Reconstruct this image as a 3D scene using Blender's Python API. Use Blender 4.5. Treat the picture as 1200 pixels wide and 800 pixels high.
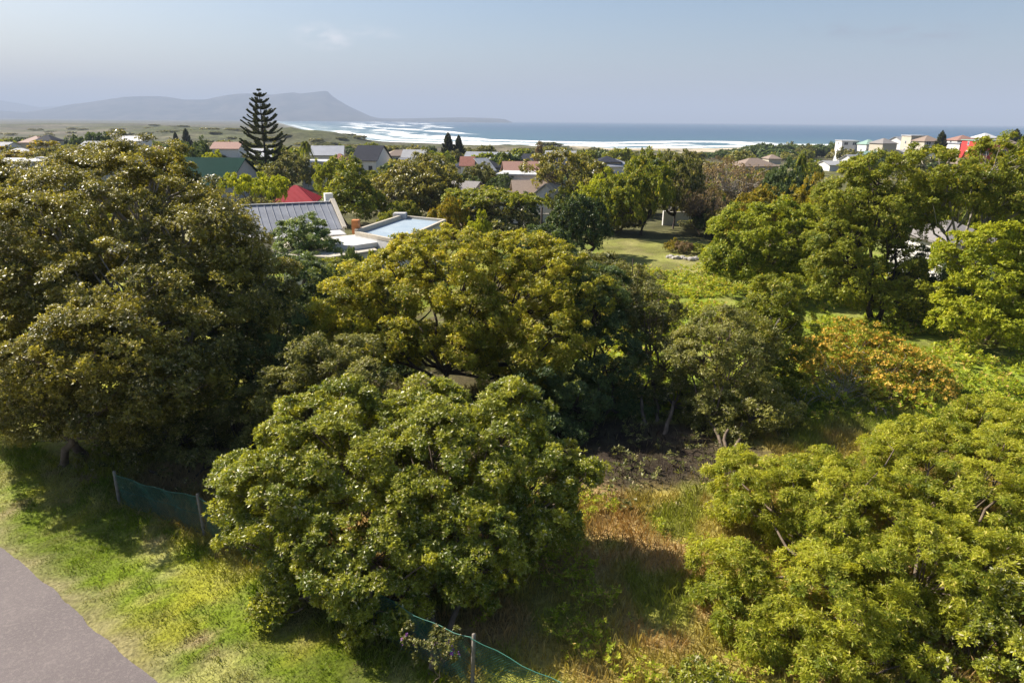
import bpy, math, random
import numpy as np
from math import radians as R, sin, cos, tan, pi

for o in list(bpy.data.objects): bpy.data.objects.remove(o)
C = bpy.context.scene.collection
sc = bpy.context.scene

# ------------------------------------------------------------------ camera
F = 800.0; H = 12.0; PITCH = R(17.9); ROLL = R(0.45)
fw = np.array([0, cos(PITCH), -sin(PITCH)]); up0 = np.array([0, sin(PITCH), cos(PITCH)]); rt0 = np.array([1.0, 0, 0])
rt = rt0*cos(ROLL) + up0*sin(ROLL); up = up0*cos(ROLL) - rt0*sin(ROLL)
cam = bpy.data.cameras.new('camera'); cam.sensor_width = 36; cam.lens = 24; cam.clip_start = 0.1; cam.clip_end = 120000
co = bpy.data.objects.new('camera', cam); C.objects.link(co)
from mathutils import Matrix
co.matrix_world = Matrix(((rt[0], up[0], -fw[0], 0), (rt[1], up[1], -fw[1], 0), (rt[2], up[2], -fw[2], H), (0, 0, 0, 1)))
sc.camera = co

# ------------------------------------------------------------------ light
SUN_EL = 42.0; SUN_AZ = -62.0          # azimuth from the view direction (+Y), negative = left
w = bpy.data.worlds.new('World'); sc.world = w; w.use_nodes = True
nt = w.node_tree; nt.nodes.clear()
sky = nt.nodes.new('ShaderNodeTexSky'); sky.sky_type = 'NISHITA'; sky.sun_disc = False
sky.sun_elevation = R(SUN_EL); sky.sun_rotation = R(SUN_AZ); sky.altitude = 0
sky.air_density = 1.0; sky.dust_density = 2.2; sky.ozone_density = 2.0
bg = nt.nodes.new('ShaderNodeBackground'); bg.inputs['Strength'].default_value = 0.062
wo = nt.nodes.new('ShaderNodeOutputWorld')
hs = nt.nodes.new('ShaderNodeHueSaturation'); hs.inputs['Saturation'].default_value = 1.25
nt.links.new(sky.outputs[0], hs.inputs['Color'])
# thin high wisps: procedural cloud in sky direction space
tc = nt.nodes.new('ShaderNodeTexCoord')
def wisp(dirv, size, strength, seed, stretch):
    vm = nt.nodes.new('ShaderNodeVectorMath'); vm.operation = 'SUBTRACT'; vm.inputs[1].default_value = dirv
    nt.links.new(tc.outputs['Generated'], vm.inputs[0])
    mp = nt.nodes.new('ShaderNodeMapping'); mp.inputs['Scale'].default_value = (1/size, 1/size, stretch/size)
    nt.links.new(vm.outputs[0], mp.inputs['Vector'])
    ln = nt.nodes.new('ShaderNodeVectorMath'); ln.operation = 'LENGTH'; nt.links.new(mp.outputs[0], ln.inputs[0])
    nz = nt.nodes.new('ShaderNodeTexNoise'); nz.inputs['Scale'].default_value = 1.6; nz.inputs['Detail'].default_value = 6
    mp2 = nt.nodes.new('ShaderNodeMapping'); mp2.inputs['Location'].default_value = (seed, seed, 0); nt.links.new(mp.outputs[0], mp2.inputs[0])
    nt.links.new(mp2.outputs[0], nz.inputs['Vector'])
    a = nt.nodes.new('ShaderNodeMapRange'); a.inputs[1].default_value = 1.0; a.inputs[2].default_value = 0.1; a.inputs[3].default_value = 0; a.inputs[4].default_value = 1
    nt.links.new(ln.outputs['Value'], a.inputs[0])
    b = nt.nodes.new('ShaderNodeMapRange'); b.inputs[1].default_value = 0.42; b.inputs[2].default_value = 0.68
    nt.links.new(nz.outputs[0], b.inputs[0])
    m = nt.nodes.new('ShaderNodeMath'); m.operation = 'MULTIPLY'; nt.links.new(a.outputs[0], m.inputs[0]); nt.links.new(b.outputs[0], m.inputs[1])
    m2 = nt.nodes.new('ShaderNodeMath'); m2.operation = 'MULTIPLY'; m2.inputs[1].default_value = min(1.0, strength*2.4); nt.links.new(m.outputs[0], m2.inputs[0])
    return m2.outputs[0]
def pdir(px, py):
    d = rt*(px-600)/F + up*(-(py-400))/F + fw
    return d/np.linalg.norm(d)
prev = hs.outputs[0]
for (px, py, size, st, seed, stretch, col) in [(378, 43, .045, .55, 3.1, 2.4, (8.5, 8.3, 8.2, 1)), (432, 40, .05, .22, 5.3, 4, (8, 7.8, 7.8, 1)), (395, 53, .03, .25, 8.7, 3, (8, 7.8, 7.8, 1)),
                                       (1075, 41, .075, .5, 1.7, 5, (2.0, 2.1, 2.6, 1)), (975, 37, .05, .3, 4.4, 4, (1.7, 1.85, 2.3, 1)),
                                       (100, 98, .07, .3, 6.4, 6, (4.9, 4.7, 4.6, 1)), (760, 100, .25, .18, 9.1, 9, (4.2, 4.1, 4.2, 1))]:
    f = wisp(tuple(pdir(px, py)), size, st, seed, stretch)
    mx = nt.nodes.new('ShaderNodeMix'); mx.data_type = 'RGBA'; nt.links.new(f, mx.inputs[0])
    nt.links.new(prev, mx.inputs[6]); mx.inputs[7].default_value = col; prev = mx.outputs[2]
nt.links.new(prev, bg.inputs['Color']); nt.links.new(bg.outputs[0], wo.inputs['Surface'])
sl = bpy.data.lights.new('sun', 'SUN'); sl.energy = 5.0; sl.angle = R(0.5); sl.color = (1.0, 0.93, 0.82)
so = bpy.data.objects.new('sun', sl); C.objects.link(so)
sdir = np.array([cos(R(SUN_EL))*sin(R(SUN_AZ)), cos(R(SUN_EL))*cos(R(SUN_AZ)), sin(R(SUN_EL))])
from mathutils import Vector
so.rotation_euler = Vector(tuple(sdir)).to_track_quat('Z', 'Y').to_euler()
sc.view_settings.view_transform = 'Standard'; sc.view_settings.look = 'None'; sc.view_settings.gamma = 1
sc.view_settings.use_curve_mapping = False; sc.view_settings.exposure = 1.14
sc.render.engine = 'CYCLES'; cy = sc.cycles
cy.max_bounces = 6; cy.diffuse_bounces = 4; cy.glossy_bounces = 2; cy.transmission_bounces = 3; cy.volume_bounces = 0; cy.transparent_max_bounces = 4
cy.sample_clamp_indirect = 4; cy.use_denoising = True; cy.caustics_reflective = False; cy.caustics_refractive = False

# ------------------------------------------------------------------ pixel -> place helpers
def T(px, py, Y):
    d = rt*(px-600)/F - up*(py-400)/F + fw
    s = Y/d[1]; return np.array([d[0]*s, Y, H + d[2]*s])
def G(px, py, z=0.0):
    d = rt*(px-600)/F - up*(py-400)/F + fw
    s = (z-H)/d[2]; return np.array([d[0]*s, d[1]*s, z])
def depth(p): return float(np.dot(np.array(p)-np.array([0, 0, H]), fw))

# ------------------------------------------------------------------ noise
def _h(ix, iy, s):
    n = (ix*374761393 + iy*668265263 + s*1442695041) & 0x7fffffff
    n = ((n ^ (n >> 13))*1274126177) & 0x7fffffff
    return ((n ^ (n >> 16)) & 0xffff)/65535.0
def vnoise(x, y, s=0):
    x = np.asarray(x, float); y = np.asarray(y, float)
    ix = np.floor(x).astype(np.int64); iy = np.floor(y).astype(np.int64); fx = x-ix; fy = y-iy
    fx = fx*fx*(3-2*fx); fy = fy*fy*(3-2*fy)
    a = _h(ix, iy, s); b = _h(ix+1, iy, s); c = _h(ix, iy+1, s); d = _h(ix+1, iy+1, s)
    return (a*(1-fx)+b*fx)*(1-fy) + (c*(1-fx)+d*fx)*fy
def fbm(x, y, s=0, o=4):
    r = 0; a = 0.5; t = 0
    for i in range(o):
        r = r + a*vnoise(x*2**i, y*2**i, s+i*7); t += a; a *= .5
    return r/t
def sst(a, b, x):
    t = np.clip((np.asarray(x, float)-a)/(b-a), 0, 1); return t*t*(3-2*t)

# ------------------------------------------------------------------ tagging
def tag(o, label=None, cat=None, group=None, kind=None):
    if label: o['label'] = label
    if cat: o['category'] = cat
    if group: o['group'] = group
    if kind: o['kind'] = kind
    return o
def empty(name, loc, rz=0.0):
    o = bpy.data.objects.new(name, None); C.objects.link(o); o.location = tuple(loc); o.rotation_euler = (0, 0, rz); o.empty_display_size = .3
    return o
def link(name, me, parent=None, mat=None):
    o = bpy.data.objects.new(name, me); C.objects.link(o)
    if parent is not None: o.parent = parent
    if mat is not None:
        if len(me.materials) == 0: me.materials.append(mat)
        elif me.materials[0] is not mat:
            o.material_slots[0].link = 'OBJECT'; o.material_slots[0].material = mat
    return o
def npmesh(name, V, Fq, k=4, smooth=False):
    V = np.asarray(V, np.float32); Fq = np.asarray(Fq, np.int32).reshape(-1, k)
    me = bpy.data.meshes.new(name)
    me.vertices.add(len(V)); me.vertices.foreach_set('co', V.ravel())
    me.loops.add(Fq.size); me.loops.foreach_set('vertex_index', Fq.ravel())
    me.polygons.add(len(Fq)); me.polygons.foreach_set('loop_start', np.arange(0, Fq.size, k, dtype=np.int32))
    try: me.polygons.foreach_set('loop_total', np.full(len(Fq), k, np.int32))
    except Exception: pass
    me.polygons.foreach_set('use_smooth', np.full(len(Fq), smooth))
    me.update(calc_edges=True)
    return me
def fattr(me, name, vals, dom='FACE'):
    a = me.attributes.new(name, 'FLOAT', dom); a.data.foreach_set('value', np.asarray(vals, np.float32))
def cattr(me, name, vals, dom='POINT'):
    v = np.asarray(vals, np.float32); v = np.concatenate([v, np.ones((len(v), 1), np.float32)], 1)
    a = me.attributes.new(name, 'FLOAT_COLOR', dom); a.data.foreach_set('color', v.ravel())

# ------------------------------------------------------------------ materials
def newmat(name):
    m = bpy.data.materials.new(name); m.use_nodes = True; t = m.node_tree
    b = t.nodes['Principled BSDF']; return m, t, b
def mix(t, f, a, b, mode='MIX'):
    n = t.nodes.new('ShaderNodeMix'); n.data_type = 'RGBA'; n.blend_type = mode
    for sock, v in ((0, f), (6, a), (7, b)):
        if isinstance(v, (int, float)): n.inputs[sock].default_value = v
        elif isinstance(v, tuple): n.inputs[sock].default_value = v if len(v) == 4 else (*v, 1)
        else: t.links.new(v, n.inputs[sock])
    return n.outputs[2]
def noise(t, scale, detail=4, vec=None, rough=.55):
    n = t.nodes.new('ShaderNodeTexNoise'); n.inputs['Scale'].default_value = scale; n.inputs['Detail'].default_value = detail
    n.inputs['Roughness'].default_value = rough
    if vec is None:
        g = t.nodes.new('ShaderNodeNewGeometry'); vec = g.outputs['Position']
    t.links.new(vec, n.inputs['Vector']); return n.outputs[0]
def rng_(t, v, a, b, c=0.0, d=1.0):
    n = t.nodes.new('ShaderNodeMapRange'); t.links.new(v, n.inputs[0])
    for i, x in enumerate((a, b, c, d)): n.inputs[i+1].default_value = x
    return n.outputs[0]
def attr(t, name):
    n = t.nodes.new('ShaderNodeAttribute'); n.attribute_name = name; return n
def bump(t, b, h, strength=.3, dist=.05):
    n = t.nodes.new('ShaderNodeBump'); n.inputs['Strength'].default_value = strength; n.inputs['Distance'].default_value = dist
    t.links.new(h, n.inputs['Height']); t.links.new(n.outputs[0], b.inputs['Normal'])
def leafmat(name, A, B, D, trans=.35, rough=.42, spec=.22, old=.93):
    """A deep green, B lighter tip colour, D aged leaf colour"""
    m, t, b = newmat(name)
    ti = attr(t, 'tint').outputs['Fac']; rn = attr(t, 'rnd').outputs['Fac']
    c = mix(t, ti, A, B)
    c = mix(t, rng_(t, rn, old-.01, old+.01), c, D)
    v = rng_(t, rn, 0, 1, .72, 1.3)
    hsv = t.nodes.new('ShaderNodeHueSaturation'); t.links.new(c, hsv.inputs['Color']); t.links.new(v, hsv.inputs['Value'])
    c = hsv.outputs[0]
    t.links.new(c, b.inputs['Base Color']); b.inputs['Roughness'].default_value = rough; b.inputs['Specular IOR Level'].default_value = spec
    tr = t.nodes.new('ShaderNodeBsdfTranslucent'); c2 = mix(t, 1.0, c, (1.35, 1.25, .55), 'MULTIPLY'); t.links.new(c2, tr.inputs['Color'])
    ms = t.nodes.new('ShaderNodeMixShader'); ms.inputs[0].default_value = trans
    t.links.new(b.outputs[0], ms.inputs[1]); t.links.new(tr.outputs[0], ms.inputs[2])
    t.links.new(ms.outputs[0], t.nodes['Material Output'].inputs['Surface'])
    return m
def plain(name, col, rough=.7, var=.25, scale=3.0, metal=0.0, bmp=.15, spec=.3):
    m, t, b = newmat(name)
    tc = t.nodes.new('ShaderNodeTexCoord'); v = tc.outputs['Object']
    n = noise(t, scale, 5, v); n2 = noise(t, scale*9, 3, v)
    f = rng_(t, n, .3, .7, 1-var, 1+var*.6)
    hsv = t.nodes.new('ShaderNodeHueSaturation'); hsv.inputs['Color'].default_value = (*col, 1); t.links.new(f, hsv.inputs['Value'])
    t.links.new(hsv.outputs[0], b.inputs['Base Color']); b.inputs['Roughness'].default_value = rough; b.inputs['Metallic'].default_value = metal
    b.inputs['Specular IOR Level'].default_value = spec
    bump(t, b, n2, bmp, .02); return m
BARK = plain('bark_grey_brown', (.16, .12, .085), .9, .5, 4, bmp=.6)
BARK_PALE = plain('bark_pale_grey', (.33, .29, .24), .9, .4, 4, bmp=.6)
BARK_DARK = plain('bark_dark', (.06, .045, .035), .9, .4, 4, bmp=.6)
L_OLIVE = leafmat('leaf_olive_brown', (.085, .092, .028), (.33, .30, .050), (.42, .36, .20), .40, .36, spec=.32)
L_FRONT = leafmat('leaf_bright_green', (.115, .160, .020), (.39, .395, .042), (.50, .46, .28), .42, .34, old=.94, spec=.35)
L_YELLOW = leafmat('leaf_golden_green', (.130, .155, .018), (.47, .44, .045), (.52, .40, .12), .44, .40)
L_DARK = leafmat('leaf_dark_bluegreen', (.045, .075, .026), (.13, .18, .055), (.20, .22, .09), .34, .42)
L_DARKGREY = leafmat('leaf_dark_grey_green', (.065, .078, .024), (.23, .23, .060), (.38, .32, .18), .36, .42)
L_SILVER = leafmat('leaf_silver_green', (.11, .125, .026), (.31, .30, .065), (.38, .34, .20), .36, .46)
L_RIGHT = leafmat('leaf_lime_green', (.155, .20, .018), (.43, .44, .040), (.50, .44, .10), .50, .42)
L_MID = leafmat('leaf_mid_green', (.095, .130, .016), (.29, .31, .032), (.38, .31, .06), .42, .44)
L_ROUND = leafmat('leaf_grass_green', (.10, .145, .010), (.32, .35, .024), (.40, .35, .05), .40, .48)
L_LIME = leafmat('leaf_yellow_lime', (.20, .25, .012), (.40, .42, .025), (.44, .40, .05), .42, .5)
L_BROWN = leafmat('leaf_dry_brown', (.14, .10, .060), (.29, .21, .115), (.40, .26, .05), .25, .6)
L_GOLD = leafmat('leaf_autumn_gold', (.14, .13, .015), (.36, .30, .022), (.44, .26, .03), .35, .5)
L_CONIFER = leafmat('needles_dark', (.045, .060, .020), (.12, .13, .038), (.14, .12, .04), .15, .6)
L_FLOWER = leafmat('petals_orange', (.62, .40, .05), (.72, .53, .12), (.52, .26, .03), .25, .6)
L_PURPLE = leafmat('petals_purple', (.25, .08, .45), (.36, .14, .60), (.4, .2, .6), .3, .6)
L_WEED = leafmat('weed_leaves', (.20, .27, .012), (.44, .46, .04), (.50, .34, .11), .42, .5, old=.9)

# ------------------------------------------------------------------ land form
SHORE = np.array([(541, 640), (330, 720), (230, 690), (150, 632), (72, 606), (0, 650), (-83, 705), (-196, 826), (-343, 1250), (-545, 1850), (-1020, 3200), (-2200, 6600), (-2250, 8200), (-1500, 8900), (-500, 10300), (100, 12600), (200, 13500)], float)
LANDPOLY = np.vstack([SHORE, [(-200, 16000), (-40000, 30000), (-40000, -3000), (3000, -3000), (3000, 420), (1200, 560)]])
def inside(x, y, P):
    r = np.zeros(x.shape, bool); j = len(P)-1
    for i in range(len(P)):
        xi, yi = P[i]; xj, yj = P[j]
        if yi != yj:
            c = ((yi > y) != (yj > y)) & (x < (xj-xi)*(y-yi)/(yj-yi)+xi); r ^= c
        j = i
    return r
def segdist(x, y, P, closed=False):
    d = np.full(x.shape, 1e9); n = len(P)
    for i in range(n if closed else n-1):
        a = P[i]; b = P[(i+1) % n]; ab = b-a; L = (ab**2).sum()
        t = np.clip(((x-a[0])*ab[0]+(y-a[1])*ab[1])/L, 0, 1)
        d = np.minimum(d, np.hypot(x-a[0]-t*ab[0], y-a[1]-t*ab[1]))
    return d
SEA_Z = -10.0
FA = G(140, 590)[:2]; FB = G(553, 806)[:2]; FD = (FB-FA)/np.linalg.norm(FB-FA)
RA = G(0, 640)[:2]; RB = G(185, 800)[:2]; RD = (RB-RA)/np.linalg.norm(RB-RA)
def fence_side(x, y): return (x-FA[0])*(-FD[1]) + (y-FA[1])*FD[0]      # >0 behind the fence
def road_side(x, y): return (x-RA[0])*(-RD[1]) + (y-RA[1])*RD[0]        # <0 on the road
def land_z(x, y):
    x = np.asarray(x, float); y = np.asarray(y, float)
    d = segdist(x, y, SHORE); ins = inside(x, y, LANDPOLY); sd = np.where(ins, d, -d)
    z = -8.0*sst(150, 520, y + .25*x) - 0*x
    z = np.where((x < -3000) | (y < -200), -8.0*sst(150, 520, np.hypot(x, y)), z)
    z += 1.6*sst(110, 170, x)*sst(150, 230, y)*(1-sst(320, 450, y))
    # dunes
    for (cx, cy, sx, sy, a) in [(-185, 610, 45, 40, 7.5), (-150, 590, 30, 30, 4), (-215, 640, 60, 60, 6), (-300, 700, 50, 60, 9), (-340, 800, 60, 60, 8), (-420, 900, 70, 60, 10), (-560, 1100, 130, 90, 9), (-10, 530, 40, 18, 3.0), (45, 515, 30, 16, 3.0), (-80, 560, 40, 20, 2.0), (-900, 1500, 260, 150, 9)]:
        z += a*np.exp(-((x-cx)/sx)**2-((y-cy)/sy)**2)*(.75+.5*fbm(x/18, y/18, 3))
    far = sst(90, 300, np.hypot(x, y)); z += far*(fbm(x/40, y/40, 5)-.5)*1.5
    z += (fbm(x/5, y/5, 9, 3)-.5)*.22*sst(.3, 3, road_side(x, y))
    z += (1-sst(500, 3000, sd))*0
    b = sst(0, 60, sd); zz = SEA_Z-.6 + (z-SEA_Z+.6)*b
    zz = np.where(sd < 0, SEA_Z-.6+sd*.02, zz); return np.maximum(zz, SEA_Z-8), sd
def lz(x, y): return float(land_z(np.array([x]), np.array([y]))[0][0])
LAWN = np.array([G(px, py)[:2] for px, py in [(706, 300), (735, 322), (825, 318), (850, 305), (835, 286), (800, 281), (740, 279), (700, 284)]])
def ell(x, y, cx, cy, rx, ry): return np.sqrt(((x-cx)/rx)**2+((y-cy)/ry)**2)
def zone_color(x, y, sd=None):
    """colour of the ground cover at a place; the soil patch includes painted tree shade"""
    x = np.asarray(x, float); y = np.asarray(y, float)
    n1 = fbm(x/1.7, y/1.7, 21); n2 = fbm(x/.45, y/.45, 31); n3 = fbm(x/6, y/6, 41)
    def M(c, d, f): f = np.clip(f, 0, 1)[:, None]; return c*(1-f)+np.array(d)*f
    c = np.tile(np.array([.275, .28, .026]), (len(x), 1))
    c = M(c, (.155, .215, .012), sst(.5, .62, n1)); c = M(c, (.36, .31, .11), sst(.5, .66, n2)*sst(.42, .62, fbm(x/2.5, y/2.5, 51))*.9)
    c = M(c, (.33, .25, .13), sst(.7, .78, fbm(x/.7, y/.7, 61))); c = M(c, (.10, .15, .012), sst(.55, .7, fbm(x/.28, y/.28, 133, 3))*.45); c = M(c, (.42, .39, .17), sst(.58, .68, fbm((x*.8+y*.6)/.5, (y*.8-x*.6)/2.2, 137))*.5)
    rs = road_side(x, y); c = M(c, (.33, .27, .15), (1-sst(.0, .7, rs+1.0*(n2-.5)))*.75)
    # behind the fence
    fs = fence_side(x, y); inn = sst(-.2, .5, fs) * sst(-1.6, -.2, (x-FA[0])*FD[0]+(y-FA[1])*FD[1]+.25*fs+.6*(n2-.5)) * (x > -40)
    b = np.tile(np.array([.42, .34, .085]), (len(x), 1)); b = M(b, (.48, .31, .14), sst(.48, .64, n1)*.8); b = M(b, (.24, .28, .03), sst(.5, .66, fbm(x/1.3, y/1.3, 71))*.8)
    lush = sst(24.5, 27.5, y+.12*(x-9)) ; b2 = np.tile(np.array([.21, .28, .025]), (len(x), 1)); b2 = M(b2, (.27, .29, .06), sst(.48, .68, n1)); b2 = M(b2, (.24, .15, .09), sst(.66, .76, n3)*.6)
    b = b*(1-lush[:, None])+b2*lush[:, None]
    b = M(b, (.048, .035, .025), 1-sst(.75, 1.15, ell(x, y, 3.9, 23.7, 6.0, 3.3)+.5*(n2-.5)))  # bare soil, its colour darkened to stand in for tree shade
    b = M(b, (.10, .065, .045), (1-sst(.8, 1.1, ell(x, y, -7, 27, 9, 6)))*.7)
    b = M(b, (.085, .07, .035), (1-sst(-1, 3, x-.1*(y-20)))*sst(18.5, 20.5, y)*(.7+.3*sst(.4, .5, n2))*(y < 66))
    b = M(b, (.36, .26, .14), (1-sst(.6, 1.3, ell(x, y, -10.5, 21.8, 3, 1.6)))*.8)
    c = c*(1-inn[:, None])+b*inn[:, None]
    # lawn
    il = inside(x, y, LAWN) & (y > 20); c[il] = (np.array([.24, .245, .06])*(1-.6*sst(.45, .65, n1))[:, None]+np.array([.34, .30, .12])*(.6*sst(.45, .65, n1))[:, None])[il]; 
    # town
    tw = sst(62, 76, y); tcol = np.tile(np.array([.10, .10, .04]), (len(x), 1)); tcol = M(tcol, (.28, .25, .15), sst(.55, .7, fbm(x/9, y/9, 81)))
    c = np.where((tw > 0)[:, None] & ~il[:, None], c*(1-tw[:, None])+tcol*tw[:, None], c)
    fl = sst(230, 330, y+.2*x)*np.where(x > 150, sst(400, 470, y), 1); pcol = np.tile(np.array([.085, .070, .056]), (len(x), 1))
    pcol = M(pcol, (.07, .072, .038), sst(.42, .56, fbm(x/60, y/25, 91))); pcol = M(pcol, (.06, .07, .03), sst(.5, .6, fbm(x/17, y/12, 93))*.8); pcol = M(pcol, (.17, .145, .105), sst(.6, .7, fbm(x/90, y/30, 95)))
    c = c*(1-fl[:, None])+pcol*fl[:, None]
    dn = np.zeros(len(x))
    for (cx, cy, sx, sy) in [(-185, 610, 60, 50), (-215, 640, 70, 70), (-300, 700, 65, 70), (-340, 800, 70, 70), (-420, 900, 90, 75), (-560, 1100, 150, 100), (-10, 530, 45, 18), (45, 515, 35, 16)]:
        dn = np.maximum(dn, np.exp(-((x-cx)/sx)**4-((y-cy)/sy)**4))
    c = M(c, (.055, .068, .02), dn*(.55+.45*sst(.35, .6, fbm(x/14, y/14, 97))))
    if sd is not None:
        s = (sd < 105+50*(fbm(x/40, y/40, 99)-.5)*2-60*(x < 40)) & (y > 300) & (y < 1500) & (x > -190)
        c[s] = np.array([.52, .44, .32]); c[(sd < 14)] = np.array([.30, .26, .20])
    return c
def axis(lo, hi, near0, near1, step, g=1.06):
    a = [near0]; s = step
    while a[-1] < near1: a.append(a[-1]+step)
    u = [a[-1]]
    while u[-1] < hi: s = min(s*g, (u[-1]-near1)*.035+step*3); u.append(u[-1]+max(s, step))
    l = [a[0]]; s = step
    while l[-1] > lo: s *= g; l.append(l[-1]-s)
    return np.array(l[::-1][:-1]+a+u[1:])
def grid_mesh(name, xs, ys, fz):
    X, Y = np.meshgrid(xs, ys); x = X.ravel(); y = Y.ravel()
    z, ex = fz(x, y); n = len(xs); i = np.arange(len(ys)-1)[:, None]*n+np.arange(n-1)[None, :]
    q = np.stack([i, i+1, i+n+1, i+n], -1).reshape(-1, 4)
    return npmesh(name, np.stack([x, y, z], 1), q, 4, True), x, y, z, ex
xs = axis(-26000, 3000, -30, 36, .5, 1.06); ys = axis(-1500, 15500, 4, 70, .5, 1.05)
me, x, y, z, sd = grid_mesh('ground', xs, ys, land_z)
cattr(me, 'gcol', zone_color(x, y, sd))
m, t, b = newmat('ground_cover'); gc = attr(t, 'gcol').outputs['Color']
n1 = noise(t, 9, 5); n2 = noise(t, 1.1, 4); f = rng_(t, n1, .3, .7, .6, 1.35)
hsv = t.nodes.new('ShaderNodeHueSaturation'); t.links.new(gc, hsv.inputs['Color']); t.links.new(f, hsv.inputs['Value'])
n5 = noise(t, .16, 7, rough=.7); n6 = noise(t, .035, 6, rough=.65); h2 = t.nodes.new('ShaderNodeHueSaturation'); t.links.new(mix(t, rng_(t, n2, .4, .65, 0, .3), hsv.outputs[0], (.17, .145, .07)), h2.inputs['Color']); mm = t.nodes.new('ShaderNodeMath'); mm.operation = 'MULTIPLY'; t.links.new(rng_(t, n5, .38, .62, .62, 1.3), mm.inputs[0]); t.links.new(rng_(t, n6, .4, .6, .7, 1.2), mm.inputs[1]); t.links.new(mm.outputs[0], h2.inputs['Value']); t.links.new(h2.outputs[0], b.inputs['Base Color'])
b.inputs['Roughness'].default_value = .95; b.inputs['Specular IOR Level'].default_value = .1; bump(t, b, n1, .8, .08)
tag(link('ground', me, None, m), kind='structure')

# ------------------------------------------------------------------ road
def strip_poly(name, P, zf, mat):
    me = bpy.data.meshes.new(name); me.from_pydata([(p[0], p[1], zf(p[0], p[1])) for p in P], [], [list(range(len(P)))]); me.update()
    return link(name, me, None, mat)
m, t, b = newmat('asphalt'); n1 = noise(t, 60, 3); n2 = noise(t, .5, 4); n3 = noise(t, 220, 2)
c = mix(t, rng_(t, n2, .35, .7), (.115, .092, .092), (.150, .122, .119)); c = mix(t, rng_(t, n1, .56, .68, 0, .45), c, (.34, .30, .27)); c = mix(t, rng_(t, n3, .45, .62, 0, .7), c, (.06, .05, .048)); n4 = noise(t, 14, 4); c = mix(t, rng_(t, n4, .5, .7, 0, .28), c, (.27, .23, .20))
vo = t.nodes.new('ShaderNodeTexVoronoi'); vo.feature = 'DISTANCE_TO_EDGE'; vo.inputs['Scale'].default_value = .55; g = t.nodes.new('ShaderNodeNewGeometry'); va = t.nodes.new('ShaderNodeVectorMath'); va.operation = 'ADD'; nz = t.nodes.new('ShaderNodeTexNoise'); nz.inputs['Scale'].default_value = 1.5; nz.inputs['Detail'].default_value = 5; t.links.new(g.outputs['Position'], nz.inputs['Vector']); t.links.new(g.outputs['Position'], va.inputs[0]); t.links.new(nz.outputs['Color'], va.inputs[1]); t.links.new(va.outputs[0], vo.inputs['Vector']); c = mix(t, rng_(t, vo.outputs['Distance'], .0, .008, .35, 0), c, (.08, .068, .064))
t.links.new(c, b.inputs['Base Color']); b.inputs['Roughness'].default_value = .85; bump(t, b, n3, .35, .01)
ASPH = m
NR = np.array([-RD[1], RD[0]]); v = []; 
N = 420; q = []
rr = random.Random(5)
for i in range(N):
    s = -14+i*.075; e = .05*math.sin(s*.7)+.10*(float(fbm(np.array([s*1.2]), np.array([3.0]), 5)[0])-.5)*2+.10*(float(fbm(np.array([s*3.2]), np.array([1.0]), 8)[0])-.5)
    p = RA+RD*s+NR*e*.7
    p2 = RA+RD*s-NR*7.5
    zt = max(.0, lz(*p))+.03
    v += [(p[0], p[1], zt), (p2[0], p2[1], .05), (p[0]+NR[0]*.03, p[1]+NR[1]*.03, -.2)]
    if i: k = 3*i; q += [(k-3, k, k+1, k-2), (k, k-3, k-1, k+2)]
tag(link('road', npmesh('road', v, q, 4), None, ASPH), kind='structure')

# ------------------------------------------------------------------ sea
def sea_f(x, y): return np.full(x.shape, SEA_Z), None
xs = axis(-9000, 42000, -700, 900, 9, 1.07); ys = np.concatenate([np.arange(480, 1300, 5), 1300+np.cumsum(5*1.03**np.arange(0, 195))])
ys = ys[ys < 45000]
X, Y = np.meshgrid(xs, ys); x = X.ravel(); y = Y.ravel()
ins = inside(x, y, LANDPOLY); d = segdist(x, y, SHORE); off = np.where(ins, -d, d)
xx = x/120.
wob = 60*(fbm(x/170, y/400, 3)-.5)+20*(fbm(x/40, y/120, 4)-.5)
zz = np.full(x.shape, SEA_Z); foam_glint = np.zeros(x.shape)
for (o0, wdt, amp, lo, hi, sd_) in [(6, 10, .3, -400, 700, 1), (45, 18, .9, -350, 420, 2), (105, 26, 1.8, -260, 330, 3), (150, 22, 1.2, -600, 60, 4), (235, 26, 1.8, -700, -60, 5), (330, 30, 1.6, -900, -90, 6), (430, 34, 1.8, -1200, -150, 7), (560, 40, 1.6, -1500, -260, 8), (800, 60, 1.8, -2000, -420, 9), (1100, 90, 1.8, -2600, -600, 10)]:
    u = (off+wob-o0)/wdt; br = sst(.36+.09*(sd_ > 4), .52+.08*(sd_ > 4), fbm(x/70, y/300, 100+sd_, 4))
    br = br*sst(lo-60, lo+40, x)*(1-sst(hi-80, hi+60, x))
    if sd_ == 3: br = np.maximum(br, .9*sst(-240, -180, x)*(1-sst(180, 420, x)))
    prof = np.where(u > 0, np.exp(-(u/.35)**2), np.exp(-(u/1.5)**2))
    zz += amp*prof*br; foam_glint = np.maximum(foam_glint, br*np.where(u > 0, np.exp(-(u/.35)**2), np.exp(-(u/1.5)**2))*(.55+.7*fbm(x/28, y/9, 60+sd_, 3)))
foam_glint = np.maximum(foam_glint, .8*np.exp(-((off-2)/7)**2))
glit = (1-sst(-330, 60, x-.0*y))*(1-sst(900, 2600, off))
foam_glint = np.maximum(foam_glint, .42*glit*sst(.48, .66, fbm(x/55, y/70, 77, 4)))  # sun glitter on the left water, painted white along with the surf
foam_glint = np.maximum(foam_glint, .5*(1-sst(60, 190, off))*sst(.45, .65, fbm(x/30, y/22, 88, 3)))
near = 1-sst(1500, 3000, y); foam_glint = foam_glint*(.65+.65*fbm(x/16, y/9, 12, 4))
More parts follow.
